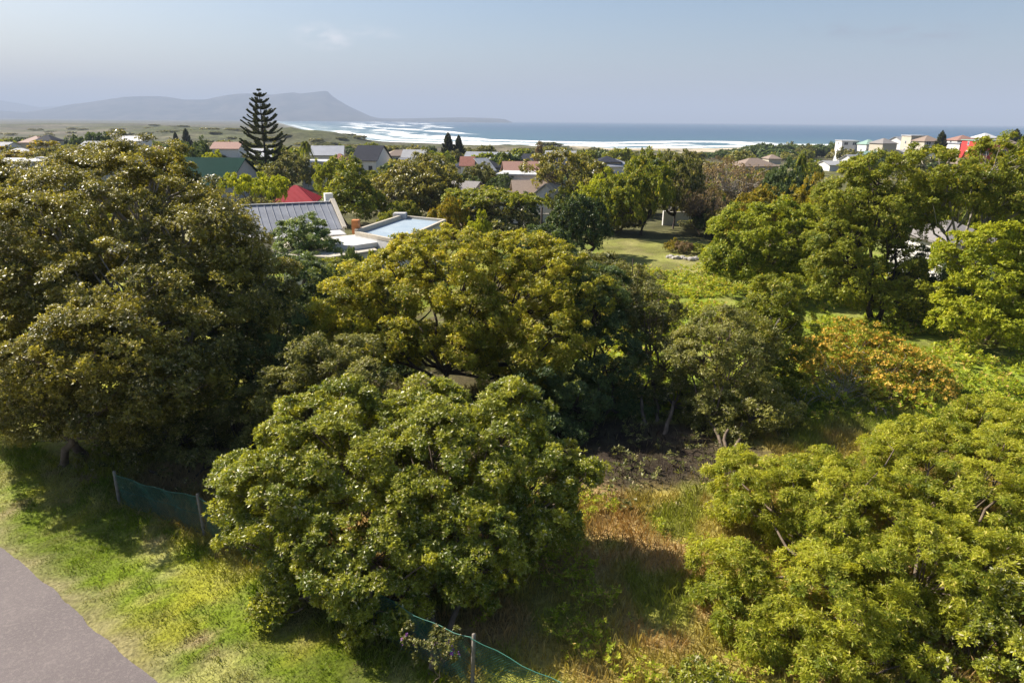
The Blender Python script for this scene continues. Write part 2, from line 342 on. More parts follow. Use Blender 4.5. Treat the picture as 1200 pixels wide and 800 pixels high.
n = len(xs); i = np.arange(len(ys)-1)[:, None]*n+np.arange(n-1)[None, :]; q = np.stack([i, i+1, i+n+1, i+n], -1).reshape(-1, 4)
keep = ~(ins & (d > 60))[q].all(1)
me = npmesh('sea', np.stack([x, y, zz], 1), q[keep], 4, True); fattr(me, 'foam_glint', np.clip(foam_glint, 0, 1), 'POINT'); fattr(me, 'shallow', np.exp(-np.clip(off, 0, 1e5)/260), 'POINT')
m, t, b = newmat('sea_water'); fo = attr(t, 'foam_glint').outputs['Fac']; sh = attr(t, 'shallow').outputs['Fac']
mp = t.nodes.new('ShaderNodeMapping'); mp.inputs['Scale'].default_value = (.004, .02, 1); g = t.nodes.new('ShaderNodeNewGeometry'); t.links.new(g.outputs['Position'], mp.inputs[0])
ns = noise(t, 1, 5, mp.outputs[0]); c = mix(t, sh, (.020, .062, .115), (.085, .17, .17)); c = mix(t, rng_(t, ns, .4, .65, 0, .5), c, (.05, .10, .15))
nf = noise(t, .22, 5); ff = t.nodes.new('ShaderNodeMath'); ff.operation = 'MULTIPLY'; t.links.new(fo, ff.inputs[0]); t.links.new(rng_(t, nf, .25, .75, .6, 1.4), ff.inputs[1])
fm = rng_(t, ff.outputs[0], .32, .62); c = mix(t, fm, c, (.78, .79, .78))
t.links.new(c, b.inputs['Base Color']); t.links.new(rng_(t, fm, 0, 1, .32, .9), b.inputs['Roughness']); b.inputs['IOR'].default_value = 1.33
nb = noise(t, .12, 6); bump(t, b, nb, .6, 1.2)
tag(link('sea', me, None, m), kind='structure')

# ------------------------------------------------------------------ mountains
def mountain(name, prof, D, dep, seed, mat, x0, x1, n=360):
    px = np.linspace(x0, x1, n); tt = np.linspace(-1, 1, 61); V = []
    pp = np.array(prof)
    for tv in tt:
        yy = np.interp(px, pp[:, 0], pp[:, 1])
        for k, p in enumerate(px):
            P = T(p, yy[k], D); hgt = P[2]-SEA_Z
            dd = D+tv*dep; q = T(p, yy[k], dd); nn = float(0)
            V.append((q[0], dd, hgt, tv))
    V = np.array(V); tv = V[:, 3]; xw = V[:, 0]; yw = V[:, 1]
    rid = np.abs(fbm(xw/420+yw/1400, yw/1500, seed, 5)-.5)*2
    pr = np.where(tv < 0, np.clip(1+tv, 0, 1)**1.15, np.clip(1-tv, 0, 1)**1.3)
    z = SEA_Z-3+V[:, 2]*pr*(1-(1-pr)*.9*rid)+ (1-pr)*pr*120*(fbm(xw/300, yw/300, seed+3)-.5)
    i = np.arange(60)[:, None]*n+np.arange(n-1)[None, :]; q = np.stack([i, i+1, i+n+1, i+n], -1).reshape(-1, 4)
    o = link(name, npmesh(name, np.stack([xw, yw, z], 1), q, 4, True), None, mat); tag(o, kind='structure'); return o
m, t, b = newmat('mountain_scrub'); n1 = noise(t, .004, 7); t.links.new(mix(t, rng_(t, n1, .4, .65), (.025, .035, .03), (.10, .09, .075)), b.inputs['Base Color']); b.inputs['Roughness'].default_value = 1; b.inputs['Specular IOR Level'].default_value = 0
MTN = m
mountain('mountain', [(-420, 125), (-200, 118), (-40, 128), (30, 131), (60, 127), (85, 122), (105, 119.5), (125, 116.5), (145, 113.5), (165, 112.5), (185, 112.5), (200, 114), (215, 116.5), (240, 116.5), (262, 112), (280, 109.5), (300, 109.5), (318, 111), (330, 109.5), (344, 108.2), (352, 109.5), (360, 108.6), (370, 107.6), (380, 106.2), (384, 107), (389, 112), (396, 117), (408, 124), (422, 130.5), (434, 136), (446, 138.6), (470, 138.8), (500, 138.2), (540, 137.4), (575, 138.2), (592, 139.6), (600, 143)], 9500, 1700, 3, MTN, -420, 600)
mountain('mountain', [(-520, 95), (-250, 104), (-100, 110), (0, 117.5), (22, 121), (45, 125.5), (70, 124), (90, 121), (120, 127), (200, 132), (420, 140)], 14500, 2500, 8, MTN, -520, 420)

# ------------------------------------------------------------------ haze
def boxmesh(name, x0, x1, y0, y1, z0, z1):
    V = [(x0, y0, z0), (x1, y0, z0), (x1, y1, z0), (x0, y1, z0), (x0, y0, z1), (x1, y0, z1), (x1, y1, z1), (x0, y1, z1)]
    me = bpy.data.meshes.new(name); me.from_pydata(V, [], [(3, 2, 1, 0), (4, 5, 6, 7), (0, 1, 5, 4), (1, 2, 6, 5), (2, 3, 7, 6), (3, 0, 4, 7)]); me.update(); return me
HZ = bpy.data.materials.new('haze_air'); HZ.use_nodes = True; t = HZ.node_tree; t.nodes.clear()
pv = t.nodes.new('ShaderNodeVolumePrincipled'); pv.inputs['Density'].default_value = 1.5e-4; pv.inputs['Color'].default_value = (.51, .60, .77, 1); pv.inputs['Anisotropy'].default_value = .0
ou = t.nodes.new('ShaderNodeOutputMaterial'); t.links.new(pv.outputs[0], ou.inputs['Volume'])
HZtop = 640.0
tag(link('haze', boxmesh('haze', -48000, 48000, -4000, 48000, SEA_Z-12, HZtop), None, HZ), kind='stuff')

# ------------------------------------------------------------------ foliage builders
def unit(v): return v/np.maximum(np.linalg.norm(v, axis=-1, keepdims=True), 1e-9)
def rsph(r, n): return unit(r.normal(size=(n, 3)))
def billow(lobes, r, k=9):
    out = []
    for c, a in lobes:
        c = np.array(c, float); a = np.array(a, float); out.append((c, a*.84)); ph = r.uniform(0, 6.28)
        for i in range(k):
            zz = 1-(i+.5)/k*1.45; q = math.sqrt(max(0, 1-zz*zz)); th = i*2.39996+ph
            d = np.array([q*cos(th), q*sin(th), zz])+r.normal(size=3)*.12
            out.append((c+a*d*.58, a*r.uniform(.38, .58)*np.array([1, 1, .95])))
    return out
def clumps(lobes, n, r, inner=.2, zmin=-.55, bk=9):
    if bk: lobes = billow(lobes, r, bk)
    """clump centres through a crown given as ellipsoid lobes (c, radii)"""
    Ls = [(np.array(c, float), np.array(a, float)) for c, a in lobes]; wts = np.array([(a[0]*a[1]+a[0]*a[2]+a[1]*a[2]) for _, a in Ls]); wts = wts/wts.sum()
    P = []; O = []
    for (c, a), wt in zip(Ls, wts):
        k = max(4, int(n*wt*2.6)); d = rsph(r, k); d = d[d[:, 2] > zmin-.25*r.random(len(d))]
        fr = np.where(r.random(len(d)) < inner, r.uniform(.3, .65, len(d)), r.uniform(.80, .98, len(d))); fr = np.where(r.random(len(d)) < .13, r.uniform(1.0, 1.32, len(d)), fr)
        p = c+a*d*fr[:, None]*(1+.09*r.normal(size=(len(d), 1)))
        ok = np.ones(len(d), bool)
        for c2, a2 in Ls:
            if c2 is c: continue
            q = np.linalg.norm((p-c2)/a2, axis=1); ok &= ~((q < .72) & (r.random(len(d)) < .9))
        P.append(p[ok]); O.append(unit(d[ok]/a))
    P = np.vstack(P); O = np.vstack(O)
    if len(P) > n: s = r.permutation(len(P))[:n]; P = P[s]; O = O[s]
    return P, O
def leaves(name, P, O, rc, sprigs, k, L, W, r, flat=.8, up_=.55, droop=.1, spread=.9, jit=.35, tintbias=0.0, inner_g=.33):
    nC = len(P); rcs = rc*r.uniform(.45, 1.35, nC); S = nC*sprigs
    ci = np.repeat(np.arange(nC), sprigs); d = unit(rsph(r, S)+O[ci]*.75+np.array([0, 0, .45]))
    rad = r.uniform(0, 1, S)**inner_g
    pos = P[ci]+d*(rcs[ci]*rad)[:, None]*np.array([1, 1, flat])
    ax = unit(d*.8+O[ci]*.25+np.array([0, 0, up_*.7])+r.normal(size=(S, 3))*.22)
    ref = unit(np.cross(ax, rsph(r, S))); ref2 = np.cross(ax, ref)
    ct = np.clip(r.normal(.42+tintbias, .26, nC), 0, 1); st = np.clip(ct[ci]+r.normal(0, .16, S)+.28*(rad-.6)+.12*d[:, 2], 0, 1)  # tint rises towards the outside and top of each clump
    N = S*k; si = np.repeat(np.arange(S), k); ang = np.tile(np.arange(k)*2*pi/k, S)+np.repeat(r.uniform(0, 6.28, S), k)+r.normal(0, jit, N)
    rd = ref[si]*np.cos(ang)[:, None]+ref2[si]*np.sin(ang)[:, None]
    ld = unit(rd*spread+ax[si]*r.uniform(.1, 1.0, N)[:, None]+np.array([0, 0, -droop])*r.random(N)[:, None])
    sz = (r.uniform(.6, 1.2, N)*r.choice([.55, .8, 1.0, 1.25], S)[si])[:, None]; bs = pos[si]+ax[si]*(r.uniform(-.35, .35, N)[:, None]*L)
    sd_ = unit(np.cross(ld, ax[si])+r.normal(size=(N, 3))*.25)
    nrm = np.cross(sd_, ld)
    mid = bs+ld*L*sz*.5; tip = bs+ld*L*sz-nrm*0+np.array([0, 0, -1])*droop*L*.4
    w2 = sd_*W*.5*sz
    V = np.stack([bs, mid+w2, tip, mid-w2], 1).reshape(-1, 3)
    me = npmesh(name, V, np.arange(N*4).reshape(-1, 4), 4)
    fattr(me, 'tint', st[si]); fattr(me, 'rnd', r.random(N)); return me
class Tubes:
    def __init__(s): s.V = []; s.F = []; s.n = 0
    def add(s, pts, rad, sides=6):
        pts = np.asarray(pts, float); k = len(pts); tg = np.gradient(pts, axis=0); tg = unit(tg)
        ref = np.array([0.31, .17, .93]) if abs(tg[0][2]) < .9 else np.array([1.0, 0, 0])
        a = unit(np.cross(tg, ref)); b = np.cross(tg, a); an = np.arange(sides)*2*pi/sides
        ring = pts[:, None, :]+(a[:, None, :]*np.cos(an)[None, :, None]+b[:, None, :]*np.sin(an)[None, :, None])*np.asarray(rad, float)[:, None, None]
        s.V.append(ring.reshape(-1, 3)); i = np.arange(k-1)[:, None]*sides+np.arange(sides)[None, :]; j = np.arange(k-1)[:, None]*sides+(np.arange(sides)[None, :]+1) % sides
        s.F.append(np.stack([i, j, j+sides, i+sides], -1).reshape(-1, 4)+s.n); s.n += k*sides
    def mesh(s, name): return npmesh(name, np.vstack(s.V), np.vstack(s.F), 4, True)
def curve(a, b, r, n=6, bend=.12, sag=0.0):
    a = np.array(a, float); b = np.array(b, float); t_ = np.linspace(0, 1, n)[:, None]; L = np.linalg.norm(b-a); off = r.normal(size=3)*bend*L
    p = a+(b-a)*t_+off*np.sin(t_*pi); p[:, 2] += -sag*L*np.sin(t_[:, 0]*pi); 
    if n > 4: p[1:-1] += r.normal(size=(n-2, 3))*.02*L
    return p
def limbs(name, base, lobes, P, r, r0=.18, stems=1, twigs=60, spread=.4, fork=.35, sides=7):
    tb = Tubes(); base = np.array(base, float); cs = [np.array(c, float) for c, a in lobes]; ctr = np.mean(cs, 0)
    forks = []
    for s in range(stems):
        bs = base+np.array([r.normal()*spread*(stems > 1), r.normal()*spread*(stems > 1), -.15]); tp = bs+(ctr-bs)*fork+np.array([r.normal(), r.normal(), 0])*.25*(1+stems*.3)
        tb.add(curve(bs, tp, r, 6, .05), np.linspace(r0*1.25, r0*.8, 6)/stems**.4, sides+1); forks.append(tp)
    ends = []
    for (c, a) in lobes:
        c = np.array(c, float); f = min(forks, key=lambda q: np.linalg.norm(q-c)+r.random()*.5); e = c-np.array([0, 0, a[2]*.25])
        tb.add(curve(f, e, r, 7, .09), np.linspace(r0*.72, r0*.32, 7)/stems**.3, sides); ends.append((f, e))
    if len(P):
        idx = r.permutation(len(P))[:twigs]
        for i in idx:
            p = P[i]; f, e = min(ends, key=lambda fe: np.linalg.norm(fe[1]-p)); st = f+(e-f)*r.uniform(.45, 1.0)
            tb.add(curve(st, p, r, 5, .1), np.linspace(r0*.26, r0*.07, 5), 4)
    return tb.mesh(name)
def local(base, lobes): return [(np.array(c)-np.array(base), a) for c, a in lobes]
_mc = {}
def cm(name, col, **kw):
    if name not in _mc: _mc[name] = plain(name, col, **kw)
    return _mc[name]
def near_tree(name, label, cat, base, lobes, n, rc, sprigs, k, L, W, mat, bark=None, seed=1, group=None, r0=.16, stems=2, twigs=70, fork=.4, spread=.35, inner=.2, zmin=-.85, **kw):
    r = np.random.default_rng(seed); base = np.array([base[0], base[1], lz(base[0], base[1])]); lb = local(base, lobes)
    P, O = clumps(lb, int(n*1.25), r, inner, zmin); e = empty(name, base); tag(e, label, cat, group)
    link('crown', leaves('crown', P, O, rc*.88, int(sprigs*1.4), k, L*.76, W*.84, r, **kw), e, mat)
    link('trunk', limbs('trunk', (0, 0, 0), lb, P, r, r0, stems, twigs, spread, fork), e, bark or BARK)
    return e, P, O, r
def Lb(px, py, Y, rx, ry, rz): return (T(px, py, Y), (rx, ry, rz))

# ------------------------------------------------------------------ near trees
near_tree('broadleaf_tree', 'tall olive-brown leafed tree towering at the far left, its top near the skyline', 'tree', G(175, 520),
  [Lb(150, 262, 28.5, 4.3, 3.6, 2.5), Lb(170, 208, 30, 2.0, 2.0, 1.5), Lb(50, 290, 26.5, 3.7, 3.3, 2.3), Lb(222, 290, 27.5, 2.7, 2.7, 2.2), Lb(300, 345, 27, 1.4, 1.8, 1.5), Lb(150, 355, 24.5, 3.4, 3.0, 2.0), Lb(215, 405, 24, 2.3, 2.0, 1.8), Lb(110, 212, 30, 1.9, 1.8, 1.2), Lb(20, 240, 29, 2.1, 2, 1.5)],
  1000, .60, 56, 6, .135, .058, L_OLIVE, BARK_PALE, 11, r0=.3, stems=3, twigs=160)
near_tree('broadleaf_tree', 'olive tree with thin crown whose trunk stands on the grass verge at far left', 'tree', G(85, 540),
  [Lb(20, 385, 23.5, 3.0, 2.6, 2.0), Lb(75, 430, 21.8, 2.4, 2.3, 1.6), Lb(20, 450, 23.6, 1.5, 1.2, 1.0), Lb(130, 460, 21.8, 1.7, 1.7, 1.2), Lb(-40, 350, 26.5, 2.4, 2.0, 2.0), Lb(190, 450, 21.5, 1.5, 1.6, 1.1), Lb(110, 400, 20.6, 1.6, 1.6, 1.2), Lb(50, 487, 22.6, 1.5, 1.2, 1.0), Lb(150, 495, 22.3, 1.3, 1.0, 1.0), Lb(40, 350, 24.5, 2.2, 2.0, 1.6)],
  680, .56, 52, 6, .135, .058, L_OLIVE, BARK, 12, r0=.17, stems=2, twigs=90)
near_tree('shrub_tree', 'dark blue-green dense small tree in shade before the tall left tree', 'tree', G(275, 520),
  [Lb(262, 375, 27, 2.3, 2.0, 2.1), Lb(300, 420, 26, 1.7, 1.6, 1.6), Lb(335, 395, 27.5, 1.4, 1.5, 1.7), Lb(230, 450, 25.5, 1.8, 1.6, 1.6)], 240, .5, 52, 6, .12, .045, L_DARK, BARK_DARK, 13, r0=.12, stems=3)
near_tree('thicket_shrub', 'low dark shaded thicket behind the left end of the green fence', 'shrub', G(225, 560),
  [Lb(205, 505, 23.3, 1.7, 1.3, 1.5), Lb(255, 530, 22.3, 1.6, 1.2, 1.6), Lb(170, 470, 24.5, 1.2, 1.1, 1.2), Lb(300, 500, 23, 1.3, 1.3, 1.6)], 200, .42, 46, 5, .13, .05, L_DARKGREY, BARK_DARK, 14, r0=.09, stems=4)
near_tree('broadleaf_tree', 'big bushy green tree in the front centre leaning over the green net fence', 'tree', G(500, 775),
  [Lb(400, 545, 17, 2.7, 2.4, 1.65), Lb(520, 545, 17, 2.4, 2.3, 1.6), Lb(625, 560, 17.3, 1.3, 1.4, 1.1), Lb(330, 590, 16.6, 1.35, 1.6, 1.35), Lb(430, 640, 15, 2.2, 1.7, 1.5), Lb(550, 635, 15.3, 1.8, 1.6, 1.5), Lb(460, 510, 18.2, 1.9, 1.5, .9), Lb(575, 505, 18, 1.5, 1.4, .9), Lb(345, 655, 15.2, .9, .9, .8), Lb(450, 700, 14, 1.1, 1.0, .8), Lb(655, 610, 16.5, .6, .7, .5), Lb(370, 495, 18, 1.0, 1.1, .8), Lb(510, 468, 18.6, .8, .8, .55), Lb(405, 470, 18.6, .7, .7, .6), Lb(684, 552, 17, .5, .5, .35), Lb(600, 470, 18.6, .6, .6, .5), Lb(318, 712, 14.2, .28, .28, .16), Lb(283, 560, 17, .55, .6, .5)],
  1150, .36, 46, 7, .125, .048, L_FRONT, BARK, 15, r0=.13, stems=4, twigs=150, fork=.3)
near_tree('broadleaf_tree', 'wide golden-green umbrella tree in the centre with forked stems showing', 'tree', G(515, 492),
  [Lb(545, 318, 30, 4.0, 3.0, 1.6), Lb(470, 340, 29.5, 2.3, 2.2, 1.3), Lb(410, 362, 28.5, 1.7, 1.8, 1.1), Lb(640, 335, 29.5, 2.3, 2.4, 1.6), Lb(465, 400, 27, 1.2, 1.1, .9), Lb(560, 375, 27.3, 1.7, 1.4, 1.1), Lb(650, 405, 26.5, 1.5, 1.4, 1.2), Lb(545, 415, 26.5, 1.2, 1.0, .8), Lb(605, 300, 31, 2.2, 2, 1.1), Lb(500, 297, 31.5, 1.8, 1.8, .9), Lb(430, 400, 28, 1.6, 1.3, .9), Lb(500, 405, 29.5, 1.6, 1.2, .9), Lb(610, 440, 26.8, 1.5, 1.2, 1.0), Lb(580, 400, 29, 2.2, 1.6, 1.2)],
  820, .46, 46, 6, .15, .064, L_YELLOW, BARK_DARK, 16, r0=.17, stems=4, twigs=130, fork=.45)
near_tree('broadleaf_tree', 'silvery green bushy tree squeezed between the front tree and golden tree', 'tree', G(385, 520),
  [Lb(390, 425, 23.5, 1.5, 1.3, 1.1), Lb(350, 440, 23, 1.0, 1.0, .9), Lb(420, 460, 22, 1.2, 1.2, 1.0), Lb(330, 470, 22, .9, .9, .8)], 130, .45, 46, 6, .13, .055, L_SILVER, BARK, 17, r0=.09, stems=3)
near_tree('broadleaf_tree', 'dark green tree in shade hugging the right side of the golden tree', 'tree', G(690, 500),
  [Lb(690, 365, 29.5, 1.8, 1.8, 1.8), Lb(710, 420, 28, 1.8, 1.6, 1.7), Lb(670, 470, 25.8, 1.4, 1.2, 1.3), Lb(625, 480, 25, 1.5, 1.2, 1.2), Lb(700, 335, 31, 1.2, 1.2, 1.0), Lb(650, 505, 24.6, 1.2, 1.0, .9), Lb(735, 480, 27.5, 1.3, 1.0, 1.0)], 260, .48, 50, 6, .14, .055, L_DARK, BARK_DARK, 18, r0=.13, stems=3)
near_tree('broadleaf_tree', 'dark grey-green tree with twiggy top beyond the bare shaded earth patch', 'tree', G(765, 505),
  [Lb(760, 365, 30.5, 1.8, 1.6, 1.3), Lb(735, 335, 32.5, 1.4, 1.4, 1.0), Lb(775, 420, 29, 1.4, 1.3, 1.3), Lb(745, 450, 28, 1.3, 1.1, 1.2), Lb(790, 470, 27, 1.0, 1.0, 1.1)], 210, .42, 46, 5, .13, .05, L_DARKGREY, BARK, 19, r0=.12, stems=3, twigs=120)
near_tree('broadleaf_tree', 'olive-green upright bushy small tree right of the shaded earth', 'tree', G(862, 532),
  [Lb(858, 420, 27, 2.0, 1.7, 1.8), Lb(845, 385, 28, 1.3, 1.2, 1.0), Lb(825, 412, 28, 1.3, 1.2, 1.2), Lb(885, 482, 25.6, 1.5, 1.3, 1.2), Lb(840, 480, 26, 1.4, 1.2, 1.3), Lb(865, 510, 25, 1.3, 1.0, .9)], 270, .42, 46, 5, .13, .05, L_SILVER, BARK, 20, r0=.1, stems=3, twigs=130)
near_tree('broadleaf_tree', 'narrow olive tree with rusty tinted top standing left of the orange bush', 'tree', G(905, 480),
  [Lb(905, 350, 30, 1.1, 1.1, .9), Lb(903, 375, 30, 1.5, 1.3, 1.2), Lb(915, 400, 29.5, 1.25, 1.2, 1.2), Lb(888, 400, 29.5, .9, .9, .9), Lb(905, 450, 28.5, 1.4, 1.2, 1.2)], 230, .42, 46, 5, .14, .055, L_MID, BARK_PALE, 21, r0=.1, stems=2, twigs=100)
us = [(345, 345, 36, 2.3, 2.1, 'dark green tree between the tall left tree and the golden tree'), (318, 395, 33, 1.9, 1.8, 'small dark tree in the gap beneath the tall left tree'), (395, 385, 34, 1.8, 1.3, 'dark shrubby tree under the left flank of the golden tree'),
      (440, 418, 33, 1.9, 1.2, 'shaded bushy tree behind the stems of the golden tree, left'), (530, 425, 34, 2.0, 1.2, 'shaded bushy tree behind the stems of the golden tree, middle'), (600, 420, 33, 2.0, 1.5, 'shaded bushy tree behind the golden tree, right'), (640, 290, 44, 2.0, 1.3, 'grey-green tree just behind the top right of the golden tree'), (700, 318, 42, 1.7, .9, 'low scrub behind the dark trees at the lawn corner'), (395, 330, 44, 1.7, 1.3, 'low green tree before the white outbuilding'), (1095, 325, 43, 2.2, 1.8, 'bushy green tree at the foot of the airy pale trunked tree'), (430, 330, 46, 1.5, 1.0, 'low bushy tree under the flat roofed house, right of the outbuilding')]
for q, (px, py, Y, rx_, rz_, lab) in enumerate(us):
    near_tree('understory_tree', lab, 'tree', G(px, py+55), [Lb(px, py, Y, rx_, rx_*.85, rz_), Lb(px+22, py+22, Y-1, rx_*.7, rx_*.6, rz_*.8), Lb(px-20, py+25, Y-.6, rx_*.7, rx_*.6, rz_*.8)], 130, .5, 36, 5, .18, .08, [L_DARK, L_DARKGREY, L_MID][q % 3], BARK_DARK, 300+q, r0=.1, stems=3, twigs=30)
e, P, O, r = near_tree('flowering_bush', 'rounded bush covered in orange flower heads beside the green meadow', 'bush', G(1045, 492),
  [Lb(1040, 428, 31, 2.6, 1.9, 1.25), Lb(1075, 448, 30, 1.7, 1.5, 1.15), Lb(1000, 405, 32, 1.9, 1.4, 1.0), Lb(1040, 468, 29, 1.8, 1.3, 1.0), Lb(960, 425, 31, 1.3, 1.1, .9)], 240, .45, 40, 6, .12, .035, L_ROUND, BARK_PALE, 22, r0=.07, stems=5)
bl = leaves('blossom', P, O, .40, 19, 9, .085, .06, r, up_=.5, spread=.7); link('blossom', bl, e, L_FLOWER)
e, P, O, r = near_tree('dead_bush', 'half dead bush of bare grey twigs joined to left of the orange flowered bush', 'bush', G(965, 492),
  [Lb(968, 462, 28.8, 2.1, 1.5, 1.0), Lb(990, 448, 29.6, 1.3, 1.2, .9), Lb(940, 478, 28.2, 1.3, 1.0, .8), Lb(985, 485, 27.8, 1.4, .9, .8)], 130, .42, 11, 4, .11, .04, L_DARKGREY, cm('dead_twigs', (.46, .42, .38)), 23, r0=.075, stems=7, twigs=130, fork=.2, inner=.02)
near_tree('broadleaf_tree', 'large lime-green feathery tree filling the bottom right corner', 'tree', G(1040, 800),
  [Lb(1000, 610, 17, 2.4, 2.2, 1.5), Lb(890, 585, 18.2, 1.4, 1.4, 1.3), Lb(870, 560, 19, .8, .9, .8), Lb(1110, 580, 18, 2.5, 2.4, 1.5), Lb(1200, 560, 18.6, 2.2, 2.2, 1.4), Lb(855, 680, 15, 1.0, 1.1, .9), Lb(900, 740, 13.6, 1.2, 1.1, 1.0), Lb(980, 710, 14, 1.8, 1.6, 1.4), Lb(1085, 670, 15, 1.9, 1.7, 1.4), Lb(1180, 640, 16, 1.8, 1.8, 1.4), Lb(1000, 780, 12.6, 1.5, 1.2, 1.0), Lb(1250, 640, 16, 2, 2, 1.6), Lb(1090, 530, 20, 1.6, 1.5, .9), Lb(1180, 505, 21, 1.6, 1.5, .9), Lb(960, 560, 19, 1.1, 1.1, .8)],
  1200, .34, 46, 6, .14, .037, L_RIGHT, BARK, 24, r0=.12, stems=4, twigs=120, fork=.3, droop=.35)
near_tree('broadleaf_tree', 'glossier mid-green tree overlapping the lime tree in the bottom right corner', 'tree', G(1180, 900),
  [Lb(1150, 745, 13.4, 1.3, 1.2, 1.0), Lb(1215, 720, 13.6, 1.2, 1.2, 1.1), Lb(1130, 790, 12.5, 1.0, .9, .8), Lb(1210, 790, 12.4, 1.2, 1.0, .9)], 150, .36, 48, 7, .13, .048, L_FRONT, BARK, 25, r0=.08, stems=3)
near_tree('sapling', 'small bright sapling poking up at the bottom edge left of the lime tree', 'sapling', G(810, 845),
  [Lb(812, 795, 12.2, .42, .4, .35), Lb(775, 808, 12.1, .25, .25, .25), Lb(845, 800, 12.2, .3, .3, .3)], 26, .22, 26, 6, .13, .05, L_FRONT, BARK, 26, r0=.03, stems=2, twigs=20)
near_tree('broadleaf_tree', 'round dense grass-green tree on the far side of the meadow', 'tree', G(902, 338),
  [Lb(905, 275, 50, 3.9, 3.6, 2.3), Lb(870, 290, 49, 2.2, 2.4, 2.0), Lb(945, 280, 49, 2.2, 2.4, 2.0), Lb(900, 304, 48.5, 3.7, 2.2, 1.6), Lb(866, 308, 48, 1.8, 1.6, 1.2), Lb(942, 306, 48, 1.8, 1.6, 1.3)], 420, .62, 46, 5, .22, .11, L_ROUND, BARK, 27, r0=.2, stems=3, twigs=60)
near_tree('broadleaf_tree', 'tall green tree of stacked leafy tufts with a ragged top right of the round tree', 'tree', G(1020, 380),
  [Lb(1030, 205, 44, 2.0, 1.9, 1.6), Lb(1000, 235, 44, 2.0, 1.9, 1.7), Lb(1045, 260, 43, 2.2, 2.0, 1.8), Lb(990, 285, 42.5, 2.2, 2, 1.7), Lb(962, 318, 42, 1.2, 1.2, .9), Lb(1000, 330, 41.5, 1.9, 1.6, 1.3), Lb(1045, 320, 42, 1.8, 1.7, 1.6), Lb(985, 250, 44, 1.2, 1.2, 1.0), Lb(985, 338, 41, 1.5, 1.3, 1.0), Lb(1025, 348, 41, 1.6, 1.3, 1.0), Lb(1060, 350, 40.5, 1.7, 1.3, 1.2)], 420, .58, 44, 5, .18, .09, L_MID, BARK_DARK, 28, r0=.22, stems=3, twigs=90, tintbias=.15)
near_tree('broadleaf_tree', 'tall airy tree with pale forked trunks in front of the white walled house', 'tree', G(1105, 372),
  [Lb(1095, 195, 43, 1.7, 1.7, 1.4), Lb(1125, 225, 42, 1.9, 1.8, 1.3), Lb(1165, 190, 43, 2.0, 1.8, 1.5), Lb(1205, 215, 42, 2.2, 2, 1.8), Lb(1085, 245, 42, 1.3, 1.3, 1.0), Lb(1175, 240, 42, 1.4, 1.3, 1.0)], 200, .55, 40, 5, .2, .10, L_MID, BARK_PALE, 29, r0=.2, stems=4, twigs=90, fork=.5, tintbias=.2)
near_tree('broadleaf_tree', 'bright yellow-lime tree of billowing lobes at the right edge of the meadow', 'tree', G(1160, 402),
  [Lb(1145, 300, 38, 2.1, 1.8, 1.5), Lb(1195, 290, 38, 1.8, 1.7, 1.4), Lb(1130, 355, 36.6, 1.6, 1.4, 1.2), Lb(1190, 350, 36, 1.7, 1.5, 1.5), Lb(1230, 320, 37, 2, 2, 2), Lb(1160, 335, 36.5, 1.4, 1.2, 1.2), Lb(1125, 375, 35.8, 1.3, 1.1, .9), Lb(1180, 380, 35, 1.6, 1.2, 1.0)], 340, .5, 46, 5, .17, .09, L_LIME, BARK, 30, r0=.14, stems=3, twigs=40)
near_tree('shrub_tree', 'small rounded green tree in front of the grey metal roofed house', 'tree', G(358, 345),
  [Lb(358, 277, 52, 2.0, 1.8, 1.5), Lb(343, 298, 51, 1.5, 1.3, 1.2), Lb(376, 298, 51, 1.4, 1.2, 1.2), Lb(360, 312, 50, 1.9, 1.3, 1.1)], 170, .5, 42, 5, .2, .09, leafmat('leaf_soft_green', (.09, .14, .04), (.26, .33, .09), (.24, .24, .12), .3), BARK, 31, r0=.1, stems=2, twigs=40)

# ------------------------------------------------------------------ shared crowns for the trees further off (unit size: radius 1, height 1)
def proto(seed, lobes, n, rc, sprigs, k, L, W, r0=.03, stems=1, twigs=30, fork=.5, **kw):
    r = np.random.default_rng(seed); P, O = clumps(lobes, int(n*1.5), r, .12, kw.pop('zmin', -.55), 6)
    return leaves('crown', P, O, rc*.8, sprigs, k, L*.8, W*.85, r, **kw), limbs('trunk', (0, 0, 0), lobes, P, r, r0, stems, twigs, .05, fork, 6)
def rl(seed, n, R0=.62, zc=.54, rz=.38, sp=.38):
    r = np.random.default_rng(seed); out = [((0, 0, zc), (R0, R0, rz))]
    for i in range(n):
        a = i*2*pi/n+r.uniform(-.4, .4); out.append(((sp*1.35*cos(a), sp*1.35*sin(a), zc+r.uniform(-.2, .08)), (R0*r.uniform(.5, .75), R0*r.uniform(.5, .75), rz*r.uniform(.55, .85))))
    return out
def norm_proto(pm):   # stretch so that the crown spans radius 1 and top 1
    c, tr = pm; n = len(c.vertices); v = np.empty(n*3, np.float32); c.vertices.foreach_get('co', v); v = v.reshape(-1, 3)
    rx = np.percentile(np.abs(v[:, :2]), 98.5); zt = np.percentile(v[:, 2], 99.7); s = np.array([1/rx, 1/rx, 1/zt])
    v = v*s; c.vertices.foreach_set('co', v.astype(np.float32).ravel()); c.update()
    n = len(tr.vertices); u = np.empty(n*3, np.float32); tr.vertices.foreach_get('co', u); u = u.reshape(-1, 3)*s; tr.vertices.foreach_set('co', u.astype(np.float32).ravel()); tr.update()
    return c, tr
